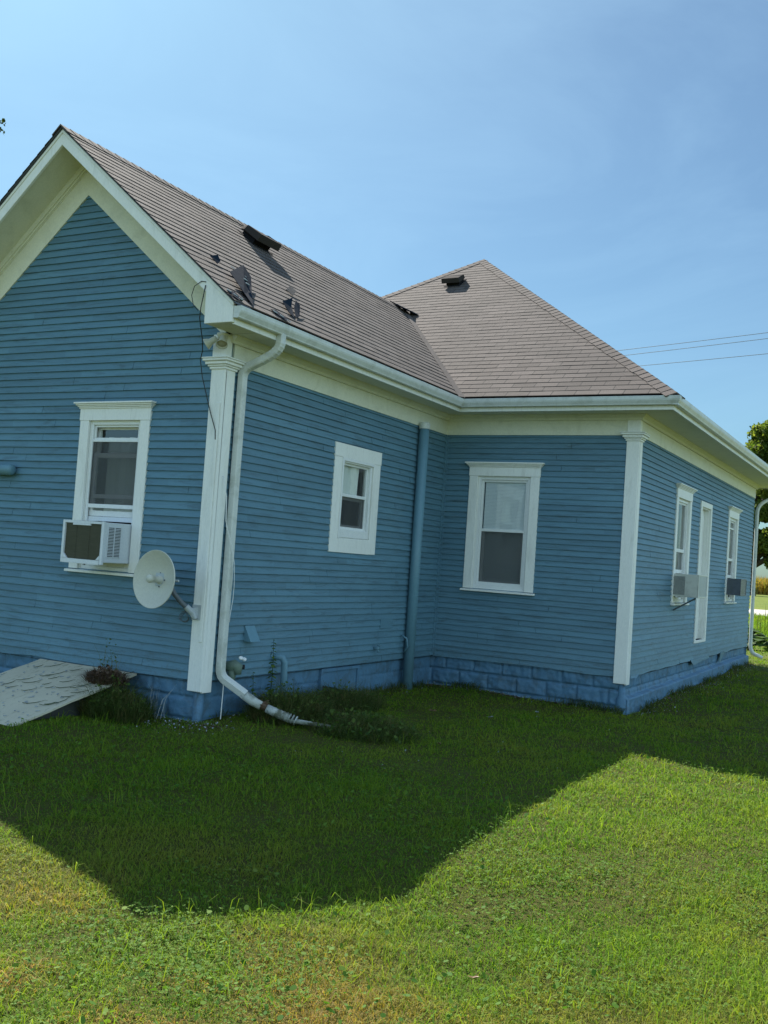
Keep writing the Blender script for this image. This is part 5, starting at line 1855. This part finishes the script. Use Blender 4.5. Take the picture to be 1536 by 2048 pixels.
# ------------------------------------------------------------------ trees
def tree(name, label, base, th, tr, clumps, nleaf, leaf, mat, seed, limbs, group=None):
    r = np.random.default_rng(seed)
    e = empty(name, base, label, 'tree', group)
    b = MB()
    bx, by, bz = base
    top = (bx + limbs[0][0] * .0, by, bz + th)
    b.tube([(bx, by, bz - .5), (bx, by, bz + .4), (bx + tr * .1, by, bz + th * .5), top], [tr * 1.5, tr * 1.05, tr * .9, tr * .7], 14)
    b.build('trunk', MAT['bark'], e, smooth=True)
    for (dx, dy, dz, f0) in limbs:
        b = MB()
        s0 = Vector((bx, by, bz + th * f0)); s1 = Vector((bx + dx, by + dy, bz + dz))
        mid = s0.lerp(s1, .5) + Vector((0, 0, .08 * (s1 - s0).length))
        b.tube([tuple(s0), tuple(s0.lerp(mid, .6)), tuple(mid), tuple(s1)], [tr * .55, tr * .42, tr * .32, tr * .08], 8)
        b.build('limb', MAT['bark'], e, smooth=True)
    tot = sum(c[3] ** 2 for c in clumps)
    PP, TT = [], []
    for (cx_, cy_, cz_, cr_) in clumps:
        k = int(nleaf * cr_ ** 2 / tot)
        d = r.normal(size=(k, 3)); d /= np.linalg.norm(d, axis=1)[:, None]
        q = r.random(k) ** .45
        PP.append(np.array([cx_, cy_, cz_]) + d * (q * cr_)[:, None] * np.array([1, 1, .8]) + r.normal(0, cr_ * .06, (k, 3)))
        TT.append(np.clip(r.normal(.5, .22, k) + r.uniform(-.25, .25), 0, 1))
    PP = np.concatenate(PP); TT = np.concatenate(TT)
    V = leaf_discs(PP, r.uniform(.6, 1.3, len(PP)) * leaf, seed + 1, 1.5, 5)
    disc_obj('crown', V, MAT[mat], TT, e)
    return e


r = np.random.default_rng(5)
# the big tree beyond the road; trunk just right of the house's far corner
tb_ = (CP.x + 158 * math.cos(R(98.75)), CP.y + 158 * math.sin(R(98.75)), -0.4)
cl = []
cx0 = CP.x + 158 * math.cos(R(97.2))
for k in range(95):
    a = r.uniform(0, 6.28); q = r.random() ** .5
    zz = r.uniform(7.5, 25.5)
    f = math.sqrt(max(0.05, 1 - ((zz - 14.0) / 11.5) ** 2))
    cl.append((cx0 + 7.6 * f * q * math.cos(a), tb_[1] + 6.5 * f * q * math.sin(a), zz, r.uniform(1.0, 2.1)))
for k in range(12):
    cl.append((cx0 + r.uniform(-1, 8), tb_[1] + r.uniform(-3, 5), r.uniform(3.4, 6.0), r.uniform(.9, 1.6)))
for k in range(20):
    cl.append((cx0 + r.uniform(-6.5, 3), tb_[1] + r.uniform(-3, 3), r.uniform(5.2, 9), r.uniform(1.0, 1.8)))
tree('big_tree', 'large spreading green and amber tree beyond the gravel road past the house corner', tb_, 9.0, 0.85, cl, 70000, 0.28, 'tree_leaf', 31,
     [(7, 0, 13, .55), (3, 2, 20, .9), (-3.5, 1, 15, .85), (9, -1, 8, .45), (1, -2, 22, .95), (5, 1, 9, .5)])
# tree left of the house; only the tip of its crown reaches the picture
tb2 = (CP.x + 26 * math.cos(R(150)), CP.y + 26 * math.sin(R(150)), -0.4)
cl = []
for k in range(40):
    a = r.uniform(0, 6.28); q = r.random() ** .5
    cl.append((tb2[0] + 2.9 * q * math.cos(a), tb2[1] + 2.9 * q * math.sin(a), r.uniform(8.0, 13.0), r.uniform(.5, 1.0)))
tip = (CP.x + 24.5 * math.cos(R(141.35)), CP.y + 24.5 * math.sin(R(141.35)), 1.246 + 24.5 * math.tan(R(20.6)))
cl.append((*tip, .22)); cl.append((tip[0] - .1, tip[1] - .08, tip[2] - .3, .16)); cl.append((tip[0] - .5, tip[1] - .4, tip[2] - .1, .4))
cl.append((tip[0] + .03, tip[1] + .05, tip[2] + .15, .12))
tree('near_tree', 'dark leafy branch tip of a tree, reaching in above the gable at the left', tb2, 8.0, 0.22, cl, 16000, 0.055, 'dark_leaf', 41,
     [(tip[0] - tb2[0], tip[1] - tb2[1], tip[2] + .4, .95), (1, -1, 12.5, .9), (-1.5, .5, 12, .9)])

# corn beyond
n = 26000
x = r.uniform(-62, 12, n); y = r.uniform(172, 200, n)
V = blades(np.stack([x, y, gz(x, y)], 1), r.uniform(2.3, 3.6, n), r.uniform(.12, .3, n), .6, 15)
tag(blade_obj('corn_field', V, MAT['corn'], r.uniform(0, 1, n)), 'golden field of ripening corn far behind the big tree', kind='stuff')
# rough grass between the flower bed and the road
n = 30000
yy = r.uniform(24, 47, n); xx = CP.x + (yy - CP.y) * np.tan(np.radians(r.uniform(-14, 2, n)))
V = blades(np.stack([xx, yy, gz(xx, yy)], 1), r.uniform(.12, .38, n), r.uniform(.010, .03, n), 1.0, 16)
tag(blade_obj('rough_grass', V, MAT['grass'], r.uniform(.3, 1, n)), 'rough sunlit grass between the garden bed and the gravel road', kind='stuff')


# hostas beyond the far corner
def hosta(name, x_, y_, s_, label, seed):
    rr_ = np.random.default_rng(seed)
    z_ = float(gz(x_, y_))
    e = empty(name, (x_, y_, z_), label, 'garden plant', 'broad leaved plants in the bed beyond the house')
    Vs = []
    for k in range(46):
        a = rr_.uniform(0, 6.28); el = rr_.uniform(.15, 1.2)
        L = s_ * rr_.uniform(.5, .9)
        d = np.array([math.cos(a) * math.cos(el), math.sin(a) * math.cos(el), math.sin(el)])
        sd_ = np.array([-math.sin(a), math.cos(a), 0])
        c = np.array([x_, y_, z_ + .05]) + d * L * .35
        for j0, j1 in ((0.0, .5), (.5, 1.0)):
            w_ = {0.0: .06, .5: .30, 1.0: .02}
            dr_ = lambda t: np.array([0, 0, -.55 * L * t * t])
            Vs.append([c + d * L * .8 * j0 + sd_ * L * w_[j0] + dr_(j0), c + d * L * .8 * j0 - sd_ * L * w_[j0] + dr_(j0), c + d * L * .8 * j1 - sd_ * L * w_[j1] + dr_(j1), c + d * L * .8 * j1 + sd_ * L * w_[j1] + dr_(j1)])
    V = np.array(Vs)
    disc_obj('leaves', V, MAT['hosta'], rr_.uniform(0, 1, len(V)), e)


for k, (x_, y_, s_, lb) in enumerate([(2.3, 18.2, .62, 'dark leafy mound nearest the far downspout'), (1.6, 21.0, .75, 'tall broad leaved plant behind the nearest dark mound'), (2.9, 20.0, .66, 'dark broad leaved plant at the right edge of the bed'),
                                (1.0, 23.5, .75, 'sunlit broad leaved plant at the back of the bed'), (2.4, 23.8, .7, 'broad leaved plant at the back right of the bed')]):
    hosta('hosta', x_, y_, s_, lb, 300 + k)
n = 60
x = r.uniform(.6, 3.0, n); y = r.uniform(22, 26, n)
e = empty('tall_stalks', (1.6, 24, -0.4), 'thin upright stalks rising from the garden bed before the road', 'garden plant')
blade_obj('stalks', blades(np.stack([x, y, gz(x, y)], 1), r.uniform(.6, 1.1, n), np.full(n, .022), .3, 17), MAT['weed'], r.uniform(0, 1, n), e)

# ------------------------------------------------------------------ overhead wires
for k, (z1_, z2_, lb) in enumerate([(9.02, 9.10, 'topmost thin power line over the hip roof'), (8.86, 8.95, 'middle thin power line, just under the topmost'), (8.48, 8.50, 'lowest thin power line over the hip roof')]):
    A = Vector((-4.3, 26.8 + .15 * k, z1_)); B = Vector((1.05, 25.4 + .15 * k, z2_))
    d = (B - A).normalized()
    L = (B - A).length
    pts = []
    for j in range(41):
        t = -22 + j * 1.4
        pts.append(tuple(A + d * t + Vector((0, 0, 0.0022 * (t - 2.5) ** 2 * .35))))
    b = MB(); b.tube(pts, 0.009, 5)
    o = b.build('power_line', MAT['steel'], None, smooth=True)
    tag(o, lb, 'power line', 'overhead power lines')

for o in list(bpy.data.objects):
    if o.type == 'EMPTY' and not any(c.parent == o for c in bpy.data.objects):
        print('EMPTY WITHOUT PARTS', o.name)
